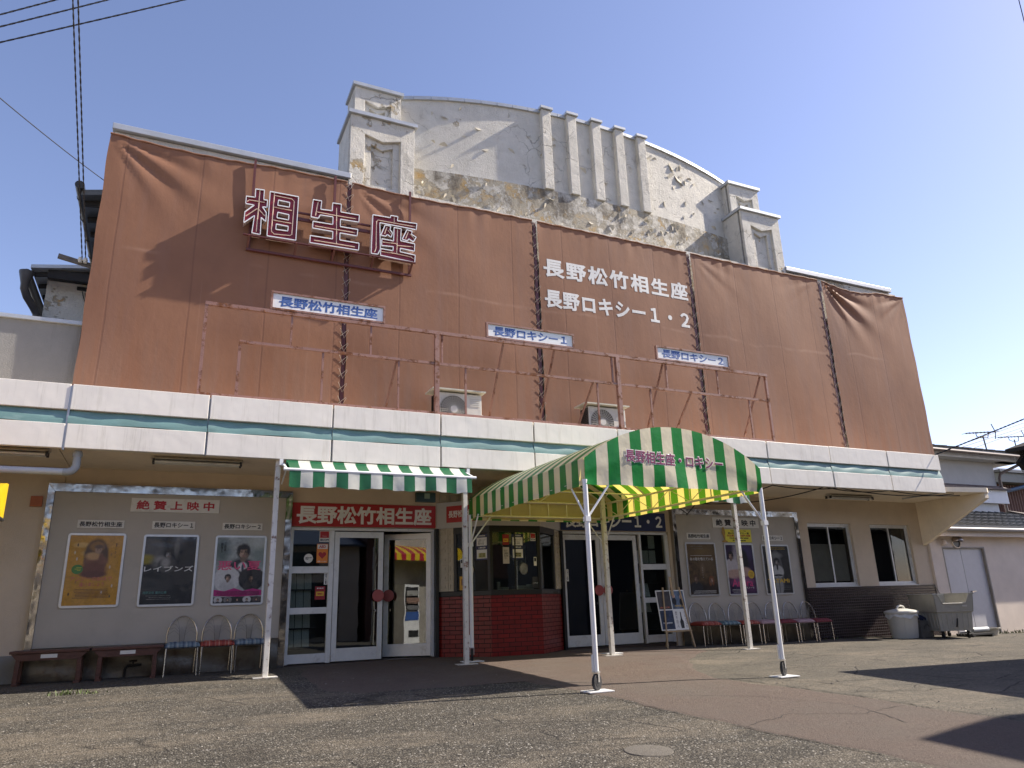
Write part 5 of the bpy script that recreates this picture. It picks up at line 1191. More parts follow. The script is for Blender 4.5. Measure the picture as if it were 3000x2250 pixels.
# ------------------------------------------------------------------ bins, cart, clutter by the side door
t = thing('rubbish_bin', 'round pale plastic rubbish bin with lid and white liner before the dark tiles', 'bin', (15.02, -.75, gz(15, -.75)))
zb = gz(15, -.75); c = (15.02, -.76, zb)
m = MB(); m.lathe([(0, .004), (.255, .004), (.265, .03), (.315, .50), (.325, .52)], c, 36); m.build('body', PLASTW, t, 30)
m = MB(); m.grid(lambda u, v: (c[0]+(.322+.014*v+.008*math.sin(u*50)+.006*math.sin(u*83))*math.cos(u*2*math.pi), c[1]+(.322+.014*v+.008*math.sin(u*50))*math.sin(u*2*math.pi), zb+.53-(.085+.025*math.sin(u*31)+.015*math.sin(u*57))*v), 120, 6); m.build('liner', M('white_film', (.70, .71, .70), .3), t, True)
m = MB(); m.lathe([(.345, .52), (.355, .55), (.345, .575), (.30, .59), (.17, .615), (.13, .625), (0, .63)], c, 36); m.build('lid', PLASTW, t, 30)
m = MB(); m.tube([(c[0]-.13, c[1], zb+.615), (c[0]-.09, c[1], zb+.67), (c[0]-.03, c[1], zb+.685), (c[0]+.03, c[1], zb+.685), (c[0]+.09, c[1], zb+.67), (c[0]+.13, c[1], zb+.615)], .022, 8); m.build('lid_handle', PLASTW, t, True)
m = MB()
for a in (-100, -64, -136): m.bar((c[0]+.263*math.cos(R(a)), c[1]+.263*math.sin(R(a)), zb+.04), (c[0]+.312*math.cos(R(a)), c[1]+.312*math.sin(R(a)), zb+.47), .008, .010)
m.build('body_rib', PLASTW, t)
t = thing('concrete_block_box', 'square grey concrete box between bin and cart, a blue bag on it', 'box', (15.75, -.62, -.17))
z = gz(15.75, -.6); m = MB(); m.box(15.52, 15.92, -.80, -.42, z, z+.37); m.build('body', M('mossy_concrete', (.20, .19, .17), .9, var=.2, vs=6, dirt=(.10, .09, .08), ds=5, bump=.3, bs=40), t, bevel=.012)
m = MB(frame(15.72, -.802, z+.18)); m.tube([(.10*math.cos(R(a)), .10*math.sin(R(a)), .0) for a in range(0, 190, 15)], .010, 6); m.build('moulded_ring', M('moss_stain', (.12, .11, .095), .9), t)
m = MB()
random.seed(5)
m.grid(lambda u, v: (15.55+.36*u, -.78+.34*v, z+.385+.09*math.sin(u*3.14)*math.sin(v*3.14)+.02*math.sin(u*19+v*7)), 16, 12)
tag(m.build('blue_bag', M('navy_cloth', (.02, .03, .075), .7, var=.3), None, True), 'crumpled navy blue bag on the grey concrete box', 'bag')
t = thing('rubbish_cart', 'big grey plastic rubbish cart on castors with a low cut front', 'cart', (15.9, -1.2, -.2))
CF = Matrix.Translation((16.12, -.95, gz(16, -1.2))) @ Matrix.Rotation(R(-28), 4, 'Z')
hw, hd = .40, .58                                              # half width across the low cut end, half length
def shell(z, k, ext=0): w, d = hw*k+ext, hd*k+ext; return [(-w, -d, z), (w, -d, z), (w, d, z), (-w, d, z)]
m = MB(CF)
lv = [(.16, .86, 0), (.55, .93, 0), (.56, .96, .012), (.60, .965, .012)]
for (z0_, k0, e0), (z1_, k1, e1) in zip(lv, lv[1:]): m.add(shell(z0_, k0, e0)+shell(z1_, k1, e1), [(i, (i+1) % 4, 4+(i+1) % 4, 4+i) for i in range(4)])
m.add(shell(.16, .86), [(0, 1, 2, 3)]); m.add(shell(.20, .83, -.01), [(0, 1, 2, 3)])
def wall(a, b, notch=None):
    """upper wall with thickness; the low end is cut down in the middle"""
    P0, P1 = Vector(a[:3]), Vector(b[:3])
    def q(t, h): 
        base = P0.lerp(P1, t); top_ = Vector((base.x*1.07, base.y*1.07, .93)); return base.lerp(top_, h)
    pr = [(0, 0), (1, 0), (1, 1), (0, 1)] if not notch else [(0, 0), (1, 0), (1, 1), (.90, 1), (.80, .40), (.20, .40), (.10, 1), (0, 1)]
    n = len(pr); inn = [q(t, h)*1 for t, h in pr]; d = (P1-P0).normalized(); nrm = Vector((d.y, -d.x, 0))*-.022
    vs = [q(t, h) for t, h in pr]; vs += [v+nrm for v in vs]
    tri = tessellate_polygon([[Vector((t, h, 0)) for t, h in pr]])
    m.add(vs, [tuple(x) for x in tri]+[tuple(i+n for i in x) for x in tri]+[(i, (i+1) % n, n+(i+1) % n, n+i) for i in range(n)])
    return vs[:n]
S = shell(.60, .965, .012)
e0_ = wall(S[0], S[1], True); wall(S[1], S[2]); wall(S[2], S[3]); wall(S[3], S[0])
m.build('tub', PLASTG, t, bevel=.004)
rm = MB(CF); T = [Vector((x*1.07, y*1.07, .935)) for x, y, _ in S]
rm.tube([e0_[3]]+[T[1], T[2], T[3], T[0]]+[e0_[6]], .017, 6); rm.tube([e0_[3], e0_[4], e0_[5], e0_[6]], .015, 6); rm.build('rim', PLASTG, t, True)
rb = MB(CF)
for k in range(6):
    x = -.29+.116*k; rb.bar((x*.93, -hd*.87-.004, .21), (x, -hd*.93-.004, .52), .036, .018)
for k in range(7):
    y = -.45+.15*k
    for s in (-1, 1): rb.bar((s*(hw*.87+.004), y*.93, .21), (s*(hw*.93+.004), y, .52), .03, .014, up=(1, 0, 0))
rb.build('moulded_rib', PLASTG, t, bevel=.003)
lb = MB(CF); lb.box(.16, .26, -.598, -.592, .66, .70); lb.build('maker_plate', PLASTW, t)
hk = MB(CF); hk.bar((.03, -.545, .42), (-.02, -.555, .24), .02, .02); hk.build('hook', DKGREY, t)
for s in (-1, 1):
    for y in (-.42, .42):
        wv = MB(CF); wv.cyl((s*.27-.018, y, .055), (s*.27+.018, y, .055), .055, n=16); wv.bar((s*.27, y, .10), (s*.27, y, .165), .05, .04); wv.build('castor', RUBBER, t, True)
zc = gz(17.6, -.9)
t = thing('washbasin_tub', 'low grey plastic tub by the wall right of the side door', 'tub', (17.75, -.85, zc)); m = MB(); m.lathe([(0, .01), (.20, .01), (.24, .15), (.27, .155), (.27, .165), (.235, .165), (.19, .03), (0, .03)], (17.75, -.85, zc), 28, 1.1, .9); m.build('body', PLASTG, t, 30)
t = thing('rain_pipe_offcut', 'short grey pipe lying on a black tray by the side door', 'pipe', (17.25, -1.0, zc)); m = MB()
for k in range(16):
    a = math.pi*2*k/16; b = math.pi*2*(k+1)/16
    m.add([(x, -1.0+r*math.cos(w), zc+.15+r*math.sin(w)) for x in (16.95, 17.5) for w in (a, b) for r in (.055, .048)], [(0, 2, 6, 4), (1, 3, 7, 5), (0, 1, 3, 2), (4, 5, 7, 6)])
m.build('pipe', PVC, t, True)
t = thing('black_tray', 'flat black slatted tray on the ground under the short grey pipe', 'tray', (17.1, -1.05, zc)); m = MB()
for k in range(6): m.box(16.62, 17.36, -1.22+k*.07, -1.18+k*.07, zc+.05, zc+.085)
m.box(16.64, 16.68, -1.22, -.82, zc, zc+.05); m.box(17.3, 17.34, -1.22, -.82, zc, zc+.05); m.build('slats', RUBBER, t)
t = thing('dish_on_rod', 'pale round plastic dish on a thin rod leaning beside the cart', 'dish', (16.95, -.75, zc)); m = MB(Matrix.Translation((16.95, -.80, zc+.25)) @ Matrix.Rotation(R(62), 4, 'X')); m.lathe([(0, -.03), (.08, -.02), (.15, .01), (.155, .016), (.14, .012), (.07, -.01), (0, -.016)], (0, 0, 0), 24); m.build('dish', PLASTW, t, True)
m = MB(); m.cyl((16.93, -.76, zc+.3), (16.62, -.50, 1.0), .006, n=6); m.build('rod', DKGREY, t)

# ------------------------------------------------------------------ lamps and pipes under the slab
def lamp(x0, x1, y, label, rz=0):
    t = thing('fluorescent_fitting', label, 'lamp', ((x0+x1)/2, y, 2.9), 'fluorescent fittings under the canopy slab')
    m = MB(); m.box(x0, x1, y-.03, y+.03, 2.945, 2.988); m.poly([[(y-.11, 2.945), (y+.11, 2.945), (y+.035, 2.987), (y-.035, 2.987)]], x0+.03, x1-.03, 'x'); m.build('housing', M('old_cream_enamel', (.52, .49, .42), .5), t)
    for d in (-.06, .06):
        m = MB(); m.cyl((x0+.05, y+d, 2.905), (x1-.05, y+d, 2.905), .016, n=10); m.build('tube', M('unlit_tube', (.62, .62, .58), .25), t, True)
        m = MB(); m.box(x0+.02, x0+.05, y+d-.02, y+d+.02, 2.885, 2.945); m.box(x1-.05, x1-.02, y+d-.02, y+d+.02, 2.885, 2.945); m.build('lampholder', DKGREY, t)
lamp(-.30, .93, -1.25, 'twin tube fluorescent fitting above the left poster board'); lamp(-2.75, -1.50, -1.38, 'twin tube fluorescent fitting beside the grey drain pipe at the left edge'); lamp(13.35, 14.75, -.72, 'twin tube fluorescent fitting above the right windows')
t = thing('drain_pipe', 'grey plastic drain pipe with an elbow hanging under the left end of the fascia', 'pipe', (-1.17, -1.55, 2.7))
X, Yp = -1.17, -1.55
m = MB(); m.tube([(-4.5, Yp, 2.665), (X-.13, Yp, 2.665)], .046, 16); m.build('long_run', PVC, t, True)
m = MB(); m.tube([(X-.14, Yp, 2.665)]+[(X-.10+.10*math.sin(R(a)), Yp, 2.765-.10*math.cos(R(a))) for a in range(0, 91, 15)]+[(X, Yp, 2.80)], .050, 16); m.build('elbow', PVCD, t, True)
m = MB(); m.tube([(X, Yp, 2.78), (X, Yp, 2.95)], .048, 16); m.tube([(X, Yp, 2.87), (X, Yp, 2.93)], .060, 16); m.build('socket', PVCD, t, True)
t = thing('reflector_tag', 'small orange tag on the wall below the grey drain pipe', 'tag', (-1.8, -.0, 2.4)); m = MB(frame(0, -.005, 0)); m.rect(-1.84, -1.69, 2.40, 2.55, 0, .03); m.build('body', M('dull_orange', (.40, .10, .02), .4), t)
t = thing('wall_box', 'small grey meter box on the left wall', 'box', (-2.45, 0, 1.0)); m = MB(frame(0, 0, 0)); m.rect(-2.42, -2.24, 1.18, 1.33, 0, .06); m.build('body', ALU, t, bevel=.006)
def sag(p, q, d, n=16): return [Vector(p).lerp(Vector(q), i/n)-Vector((0, 0, d*4*(i/n)*(1-i/n))) for i in range(n+1)]
m = MB()
for (a, b, d) in (((9.9, -.4, 2.7), (11.0, -1.5, 2.97), .05), ((11.0, -1.5, 2.97), (12.8, -1.55, 2.975), .05), ((12.8, -1.55, 2.975), (16.4, -1.6, 2.96), .10), ((9.9, -.4, 2.72), (12.4, -1.5, 2.98), .12), ((12.5, -1.5, 2.98), (14.3, -1.58, 2.97), .06), ((9.9, -.05, 2.5), (9.9, -.4, 2.7), .0), ((14.3, -1.57, 2.97), (16.6, -1.6, 2.93), .05)):
    m.tube(sag(a, b, d), .011, 5)
tag(m.build('slack_cables', CABLE), 'bundle of slack black cables looped under the right part of the canopy slab', 'cables')

# ------------------------------------------------------------------ neighbours: left
NB = thing('neighbour_building', 'grey stucco building joined to the left end of the cinema', 'building', (-4, 0, 0))
m = MB(); m.box(-9, -1.445, 0, .25, -.3, 2.985); m.build('lower_wall', CREAMW, NB)
m = MB(); m.box(-9, -1.475, -.45, .6, 3.7, 5.09); m.build('parapet_wall', GREYST, NB)
m = MB(); m.box(-9, -1.47, -.50, .65, 5.092, 5.15); m.build('coping', GALV, NB)
m = MB(); m.box(-9, -1.41, -1.62, .25, 2.99, 3.70); m.build('canopy_slab', SOFFIT, NB)
jj = [-9, -6.5, -4.8, -3.05, -1.33]
for a, b in zip(jj, jj[1:]):
    p = MB(); p.box(a+.012, b-.012, -1.705, -1.64, 3.47, 3.82); p.build('upper_fascia_panel', FASCIA, NB, bevel=.006)
    p = MB(); p.box(a+.012, b-.012, -1.715, -1.64, 2.95, 3.275); p.build('lower_fascia_panel', FASCIA, NB, bevel=.006)
    t = MB(); t.grid(lambda u, v, a=a, b=b: (a+.004+(b-a-.008)*u, -1.655-.045*math.sin(v*math.pi/2), 3.468-.185*v-.008*math.sin(u*9)), 16, 6); t.build('teal_strip', TEAL, NB, True)
m = MB(); m.box(-1.343, -1.317, -1.70, -1.62, 2.93, 3.80); m.build('joint_cover', GALV, NB)
m = MB(); m.box(-2.0, -1.60, -.06, -.001, -.2, .36); m.box(-2.8, -2.0, -.05, -.001, -.2, .30); m.build('plinth', GREYST, NB)
OH = thing('old_ochre_house', 'old house wall of flaking ochre render under a dark eave beyond the tarpaulins', 'house', (-1.9, 1.2, 5))
m = MB(); m.box(-2.25, -1.45, 1.0, 6, .6, 6.36); m.build('wall', OCHRE, OH)
m = MB(); m.poly([[(-2.44, 6.36), (-1.44, 6.52), (-1.44, 6.58), (-2.44, 6.42)]], .55, 7, 'y'); m.build('roof', GALV, OH)
m = MB()
for k in range(8): m.bar((-2.40, .7+k*.5, 6.31), (-1.46, .7+k*.5, 6.46), .05, .07)
m.box(-2.2, -1.46, .62, .70, 6.26, 6.40); m.build('rafter', TIMBERB, OH)
m = MB(); m.cyl((-2.49, .58, 6.28), (-2.49, 6, 6.28), .065, n=14); m.lathe([(.06, -.16), (.07, -.12), (.11, .04), (.11, .06)], (-2.49, .60, 6.24), 16)
m.tube([(-2.49, .60, 6.10), (-2.49, .62, 6.01), (-2.45, .70, 5.90), (-2.36, .86, 5.78), (-2.31, .93, 5.68), (-2.31, .94, 4.6)], .062, 12); m.build('downpipe', M('brown_black_drainpipe', (.05, .045, .042), .45, var=.2), OH, True)
m = MB(); m.tube([(-2.24, .985, 5.70), (-2.05, .985, 5.69), (-1.9, .985, 5.67), (-1.75, .985, 5.58), (-1.5, .985, 5.50)], .010, 5); m.build('white_conduit', PLASTW, OH)
m = MB()
random.seed(3)
for k in range(5): m.tube(sag((-1.72+.05*k, .96, 6.22-.03*k), (-1.50+.01*k, .90, 5.85-.06*k), .10+.05*k, 10), .008, 5)
m.box(-1.80, -1.46, .93, .985, 6.24, 6.29); m.build('loose_wire', CABLE, OH)
t = thing('cable_crossarm', 'weathered timber crossarm with white insulators at the left edge of the tarpaulins', 'crossarm', (-1.7, -.33, 6.2))
m = MB(); m.bar((-1.94, -.38, 6.225), (-1.46, -.30, 6.16), .055, .07); m.build('arm', M('weathered_timber', (.12, .11, .10), .9, var=.3, vs=10), t)
m = MB()
for x in (-1.64, -1.57): m.cyl((x, -.38, 6.17), (x, -.38, 6.25), .028, n=10); m.cyl((x, -.38, 6.20), (x, -.38, 6.22), .036, n=10)
m.build('insulator', PLASTW, t, True)
def twisted(name, p, q, d, r, label, turns=40, group='twisted overhead cables'):
    P = sag(p, q, d, turns*6); m = MB()
    for ph in (0, math.pi):
        m.tube([v+Vector((math.cos(i*math.pi/3.2+ph)*r*.75, math.sin(i*math.pi/3.2+ph)*r*.6, math.sin(i*math.pi/3.2+ph)*r*.6)) for i, v in enumerate(P)], r, 5)
    return tag(m.build(name, CABLE), label, 'cable', group)
def far(p, Y): c = Vector((0, -12.6, .8)); return c+(Vector(p)-c)*((Y+12.6)/(p[1]+12.6))
a = Vector((-1.62, -.36, 6.25)); b = far((-.88, -8, 4.65), -4); twisted('overhead_cable', a, a+(b-a)*2.1, .02, .0065, 'twisted cable rising steeply from the crossarm, the left one of the pair')
a = Vector((-1.57, -.36, 6.24)); b = far((-.857, -8, 4.66), -4); twisted('overhead_cable', a, a+(b-a)*2.1, -.05, .0065, 'twisted cable rising steeply from the crossarm, the right one of the pair')
for k, (p, q, l) in enumerate((((-1.24, -8, 4.42), (-1.03, -8, 4.59), 'uppermost twisted cable across the top left corner of the sky'), ((-1.23, -8, 4.33), (-.75, -8, 4.70), 'middle twisted cable of the three across the top left corner of the sky'), ((-1.21, -8, 4.22), (-.31, -8, 4.87), 'lowest twisted cable of the three across the top left corner of the sky'))):
    a, b = far(p, -3), far(q, -3); d = (b-a).normalized(); twisted('overhead_cable', a-d*4, b+d*4, .05, .0085, l, 44)
a = far((-1.16, -8, 3.86), -3); b = Vector((-1.47, -.48, 7.62)); d = a-b
m = MB(); m.tube(sag(b, b+d*2.2, .10, 24), .007, 5); tag(m.build('thin_cable', CABLE), 'thin single cable slanting down to the left edge of the tarpaulins', 'cable')
t = thing('yellow_shop_awning', 'small rounded yellow and red striped shop awning cut by the left edge of the photo', 'awning', (-3.2, -.6, 2.1))
sy = mat_stripes('yellow_red_vinyl', 0, .17, (.62, .05, .05), (.85, .62, .02), .10, .35, (.95, .7, .05))
EX, EB, EF = -1.84, -1.80, -2.42
m = MB(); m.grid(lambda u, v: (-5.6+(EX+5.6)*u, EB+(EF-EB)*math.sin(v*1.5708), 2.44-.42*(1-math.cos(v*1.5708))), 40, 10); m.build('canopy_cloth', sy, t, True)
m = MB(); m.poly([[(EB, 2.02), (EB, 2.44)]+[(EB+(EF-EB)*math.sin(R(a)), 2.44-.42*(1-math.cos(R(a)))) for a in range(10, 91, 10)]], EX, EX+.006, 'x'); m.build('end_cloth', sy, t)
m = MB(); m.tube([(-5.6, EF, 2.0), (EX, EF, 2.0)], .022, 8); m.tube([(EX, EF, 2.0), (EX, EB, 2.0)], .022, 8); m.tube([(-2.6, EB, 2.0), (-2.6, EB, 2.44)], .022, 8)
for x in (-2.6, -5.4): m.tube([(x, EB, 2.44), (x, EB, gz(x, EB))], .022, 8)
for k in range(24): m.tube([(-4.1+k*.1+.03*math.cos(j*.785), EF+.03*math.sin(j*.785), 2.0) for j in range(8)], .006, 4, True)
m.build('frame_tube', DKGREY, t, True)

# ------------------------------------------------------------------ neighbours: right
PB = thing('pink_side_building', 'low pale pink rendered building with a grey double door right of the cinema', 'building', (21, 0, 0))
m = MB(); m.box(17.365, 17.80, -.06, .2, -.6, 2.33); m.box(19.46, 30, -.06, .2, -.6, 2.33); m.box(17.80, 19.46, -.06, .2, 1.90, 2.33); m.build('front_wall', PINKW, PB)
DG = M('pale_grey_door', (.50, .50, .53), .45, var=.05)
for a, b in ((17.84, 18.575), (18.59, 19.42)):
    m = MB(); m.box(a, b, .0, .04, -.16, 1.86); o = m.build('door', DG, PB, bevel=.004)
    if a > 18: q = MB(); q.cyl((18.68, -.0, .79), (18.68, -.05, .79), .022, n=10); q.bar((18.66, -.05, .79), (18.80, -.055, .80), .02, .016); q.build('lever_handle', CHROME, o)
m = MB(); m.box(17.80, 17.84, -.065, .05, -.25, 1.90); m.box(19.42, 19.46, -.068, .05, -.25, 1.90); m.box(17.84, 19.42, -.065, .05, 1.862, 1.90); m.build('door_frame', M('brownish_frame', (.24, .22, .20), .5), PB)
m = MB(); m.add([(x, y, z) for y, z in ((-.36, 2.36), (1.5, 3.04)) for x in (17.45, 31)] + [(x, y, z-.06) for y, z in ((-.36, 2.36), (1.5, 3.04)) for x in (17.45, 31)], [(0, 1, 3, 2), (4, 6, 7, 5), (0, 4, 5, 1), (2, 3, 7, 6), (0, 2, 6, 4), (1, 5, 7, 3)])
for r in range(5):
    y = -.34+r*.37; z = 2.37+.3656*(y+.36)
    for k in range(45): m.tube([(17.6+k*.30, y, z+.03), (17.6+k*.30, y+.36, z+.15)], .035, 6)
    m.box(17.46, 31, y-.01, y+.02, z-.01, z+.05)
m.build('tiled_roof', TILEROOF, PB)
m = MB(); m.tube([(17.5, -.40, 2.31), (31, -.40, 2.31)], .050, 10); m.build('gutter', M('grey_gutter', (.26, .25, .25), .4), PB, True)
m = MB(); m.box(17.45, 31, -.32, -.27, 2.14, 2.28); m.box(17.45, 31, -.27, -.06, 2.24, 2.28); m.build('eave_board', PINKW, PB)
t = thing('vent_hood', 'round metal vent hood on the pink wall above the grey door', 'vent', (18.38, -.1, 2.05))
m = MB(); 
for i in range(9):
    pass
m.grid(lambda u, v: (18.38+.16*math.cos(u*3.1416)*math.cos(v*1.5), -.065-.17*math.sin(v*1.5)-.02, 2.02+.15*math.sin(u*3.1416)*math.cos(v*1.5)+.02*math.sin(v*1.5)), 18, 8); m.tube([(18.38+.16*math.cos(R(a)), -.08, 2.02+.15*math.sin(R(a))) for a in range(0, 360, 20)], .012, 6, True); m.build('hood', M('dull_bronze_metal', (.33, .28, .24), .3, .8), t, True)
m = MB(frame(18.38, -.062, 2.02)); m.ell(0, 0, .15, .14, 0, .004); m.build('opening', BLACK, t)
t = thing('bell_lamp', 'small pale bell shaped lamp left of the vent hood', 'lamp', (17.86, -.1, 1.95)); m = MB(); m.lathe([(.02, .10), (.035, .08), (.05, .02), (.07, -.02), (0, -.015)], (17.86, -.13, 1.97), 16); m.bar((17.86, -.062, 2.06), (17.86, -.13, 2.06), .02); m.build('shade', PINKW, t, 40)
GB = thing('grey_upper_house', 'grey sheet clad two storey house above the pink building roof', 'house', (20.5, 2, 3))
m = MB(); m.box(17.5, 23.15, 1.5, 5, 3.70, 4.62); m.build('upper_wall', M('grey_cladding', (.40, .395, .38), .6, var=.08, vs=2, dirt=(.32, .31, .29), ds=2), GB)
m = MB(); m.box(17.5, 22.95, 1.46, 5, 2.6, 3.70); m.build('lower_wall', M('white_render', (.66, .66, .64), .7, var=.06, dirt=(.54, .53, .50), ds=4), GB)
m = MB(); m.box(17.5, 23.3, 1.33, 1.455, 3.32, 3.74); m.build('sheet_band', M('white_sheet', (.64, .66, .68), .45, var=.05), GB)
m = MB(); m.add([(17.5, 1.25, 3.76), (23.35, 1.25, 3.76), (23.35, 1.5, 3.88), (17.5, 1.5, 3.88)], [(0, 1, 2, 3)]); m.box(17.5, 23.35, 1.22, 1.32, 3.72, 3.77); m.build('pent_strip', M('rusty_dark_strip', (.12, .09, .08), .7, var=.3), GB)
m = MB(); m.box(17.5, 24.15, 1.12, 1.20, 4.60, 4.80); m.box(17.5, 24.15, 1.20, 1.5, 4.60, 4.64); m.box(23.15, 24.15, 1.2, 4.5, 4.60, 4.64); m.build('eave_board', M('pale_eave_board', (.56, .55, .52), .6, var=.1, dirt=(.40, .38, .34), ds=3), GB)
m = MB(); m.add([(17.4, 1.0, 4.82), (24.3, 1.0, 4.82), (24.3, 3.4, 5.45), (17.4, 3.4, 5.45), (17.4, 1.0, 4.76), (24.3, 1.0, 4.76), (24.3, 3.4, 5.39), (17.4, 3.4, 5.39)], [(0, 1, 2, 3), (4, 7, 6, 5), (0, 4, 5, 1), (1, 5, 6, 2), (2, 6, 7, 3), (3, 7, 4, 0)])
for k in range(13): m.bar((17.6+k*.55, .98, 4.86), (17.6+k*.55, 3.4, 5.49), .09, .06)
m.tube([(23.9, .95, 4.84), (24.9, .95, 4.80)], .13, 10); m.build('roof', TILEROOF, GB)
m = MB(); m.tube([(17.5, .92, 4.74), (24.1, .92, 4.72)], .05, 8); m.tube([(23.9, .95, 4.72), (23.85, 1.0, 4.55), (23.25, 1.38, 4.25), (23.22, 1.42, 4.1), (23.22, 1.40, 3.1), (23.5, 1.1, 2.98), (23.9, .8, 2.9)], .045, 8); m.build('downpipe', M('brown_downpipe', (.13, .095, .08), .45), GB, True)
m = MB(); m.box(17.3, 17.75, 1.0, 1.4, 4.8, 5.15); m.box(17.55, 18.3, 1.0, 1.2, 4.95, 5.05); m.build('roof_end_trim', M('pale_trim', (.50, .48, .45), .7, var=.15), GB)
m = MB(); m.box(17.5, 20.0, 4.0, 6, 5.2, 6.0); m.build('dormer', GREYST, GB); m = MB(); m.box(17.5, 20.2, 3.8, 6.2, 6.0, 6.1); m.build('dormer_roof', TILEROOF, GB)
def antenna(p, top_, x0, x1, label, base):
    t = thing('tv_antenna', label, 'antenna', base, 'television antennas on the roofs'); y = base[1]
    m = MB(); m.cyl(base, (top_[0], y, top_[2]), .022, n=7); m.build('mast', DKGREY, t)
    z = top_[2]+.10; m = MB(); m.bar((x0, y, z-.08), (x1, y, z+.08), .03); c = top_[0]
    m.tube([(c-.35, y, z), (c-.33, y, z-.14), (c-.1, y, z-.18), (c+.25, y, z-.15), (c+.33, y, z+.03)], .014, 5); m.build('boom', DKGREY, t)
    m = MB()
    for k in range(9): x = x0+(x1-x0)*k/8; zz = z-.08+.16*k/8; m.cyl((x, y-.14, zz), (x, y+.14, zz), .007, n=5)
    m.tube([(x1-.12, y, z+.34), (x1+.02, y, z+.07), (x1-.06, y, z-.16)], .015, 5); m.build('element', DKGREY, t)
antenna(None, (24.15, 2.2, 5.70), 23.3, 24.85, 'television antenna on a mast on the grey house roof, left of the two', (24.2, 2.2, 5.1))
FH = thing('far_tiled_house', 'far house with dark tiled roof and pale eaves behind the brown shed', 'house', (34, 8, 4))
m = MB(); m.box(31, 42, 7, 13, 0, 5.4); m.build('wall', M('pale_wall', (.50, .49, .42), .8, var=.1), FH)
m = MB(); m.poly([[(6.2, 5.45), (9.5, 6.55), (13.8, 5.45), (13.8, 5.35), (9.5, 6.42), (6.2, 5.35)]], 31.0, 43, 'x'); m.build('roof', TILEROOF, FH)
m = MB(); m.box(31.0, 43, 6.3, 6.6, 5.18, 5.34); m.build('eave_board', PAPERO, FH)
antenna(None, (30.68, 5, 6.60), 29.66, 31.4, 'television antenna behind the black eave, right of the two', (30.75, 5, 5.0))
BR = thing('brown_shed', 'brown corrugated house with a blue gutter beyond the grey house', 'house', (30, 5, 2))
m = MB()
for k in range(60): m.tube([(27.3+k*.16, 3.98, 0), (27.3+k*.16, 3.98, 4.48)], .055, 5)
m.box(27.2, 38, 4, 9, 0, 4.5); m.build('corrugated_wall', BROWNM, BR)
m = MB(); m.box(27.6, 38, 3.9, 3.95, 3.28, 3.36); m.build('white_trim', PAPERO, BR)
m = MB(); m.box(26.9, 38, 3.6, 9.2, 4.52, 4.85); m.build('upper_eave', M('greenish_eave', (.20, .21, .19), .6, var=.1), BR); m = MB(); m.box(26.8, 38, 3.5, 9.4, 4.86, 4.95); m.build('roof', TILEROOF, BR)
m = MB(); m.tube([(28.6, 3.5, 4.85), (28.6, 3.5, 4.55), (28.3, 3.6, 4.40), (26.9, 3.9, 4.12)], .07, 8); m.build('blue_downpipe', M('blue_grey_pipe', (.06, .11, .18), .4), BR, True)
m = MB(); m.box(26.1, 26.9, 3.9, 4.6, 0, 3.95); m.build('side_porch', PAPERO, BR); m = MB(); m.box(25.9, 27.2, 3.7, 4.7, 3.97, 4.05); m.build('porch_roof', TILEROOF, BR)
DH = thing('black_timber_house', 'black timber house in the right foreground, only its dark eave corner in view', 'house', (15, -8, 0))
m = MB(); m.box(12.75, 24, -9.0, -6.0, -.6, 2.95); m.build('wall', TIMBERB, DH)
m = MB(); m.add([(12.15, -5.45, 2.97), (24.6, -5.45, 2.97), (24.6, -9.4, 2.97), (12.15, -9.4, 2.97), (13.9, -7.2, 3.75), (24.6, -7.2, 3.75), (12.15, -5.45, 2.91), (24.6, -5.45, 2.91), (24.6, -9.4, 2.91), (12.15, -9.4, 2.91)],
    [(0, 1, 5, 4), (0, 4, 3), (3, 4, 5, 2), (1, 2, 5), (0, 6, 7, 1), (0, 3, 9, 6), (3, 2, 8, 9), (1, 7, 8, 2), (6, 9, 8, 7)]); m.build('roof', TIMBERB, DH)
m = MB()
for k in range(10): m.bar((12.2+.0, -5.75-k*.35, 2.86), (12.9, -5.75-k*.35, 2.86), .05, .08)
for k in range(12): m.bar((12.45+k*.5, -5.5, 2.86), (12.45+k*.5, -6.1, 2.86), .05, .08)
m.bar((12.35, -5.62, 2.88), (12.80, -5.98, 2.30), .08, .10); m.bar((12.30, -5.56, 2.80), (12.75, -5.72, 2.30), .10, .16); m.build('rafter', TIMBERB, DH)
m = MB(); m.tube(sag((12.28, -5.5, 2.85), (12.5, -5.55, 2.55), .12, 8), .008, 5); m.build('loose_wire', PLASTG, DH)
TH = thing('tall_gabled_house', 'tall dark gabled house outside the frame whose roof corner shades the lower right road', 'house', (17, -14, 0))
m = MB(); m.box(13.3, 20, -20, -9.9, -.6, 6.0); m.build('wall', M('dark_cladding', (.16, .14, .12), .8), TH)
m = MB(); m.poly([[(12.8, 6.0), (16.6, 7.85), (20.5, 6.0), (20.5, 5.9), (16.6, 7.72), (12.8, 5.9)]], -20.5, -9.6, 'y'); m.poly([[(13.3, 6.0), (16.6, 7.6), (20, 6.0)]], -19.9, -10, 'y'); m.build('roof', TILEROOF, TH)
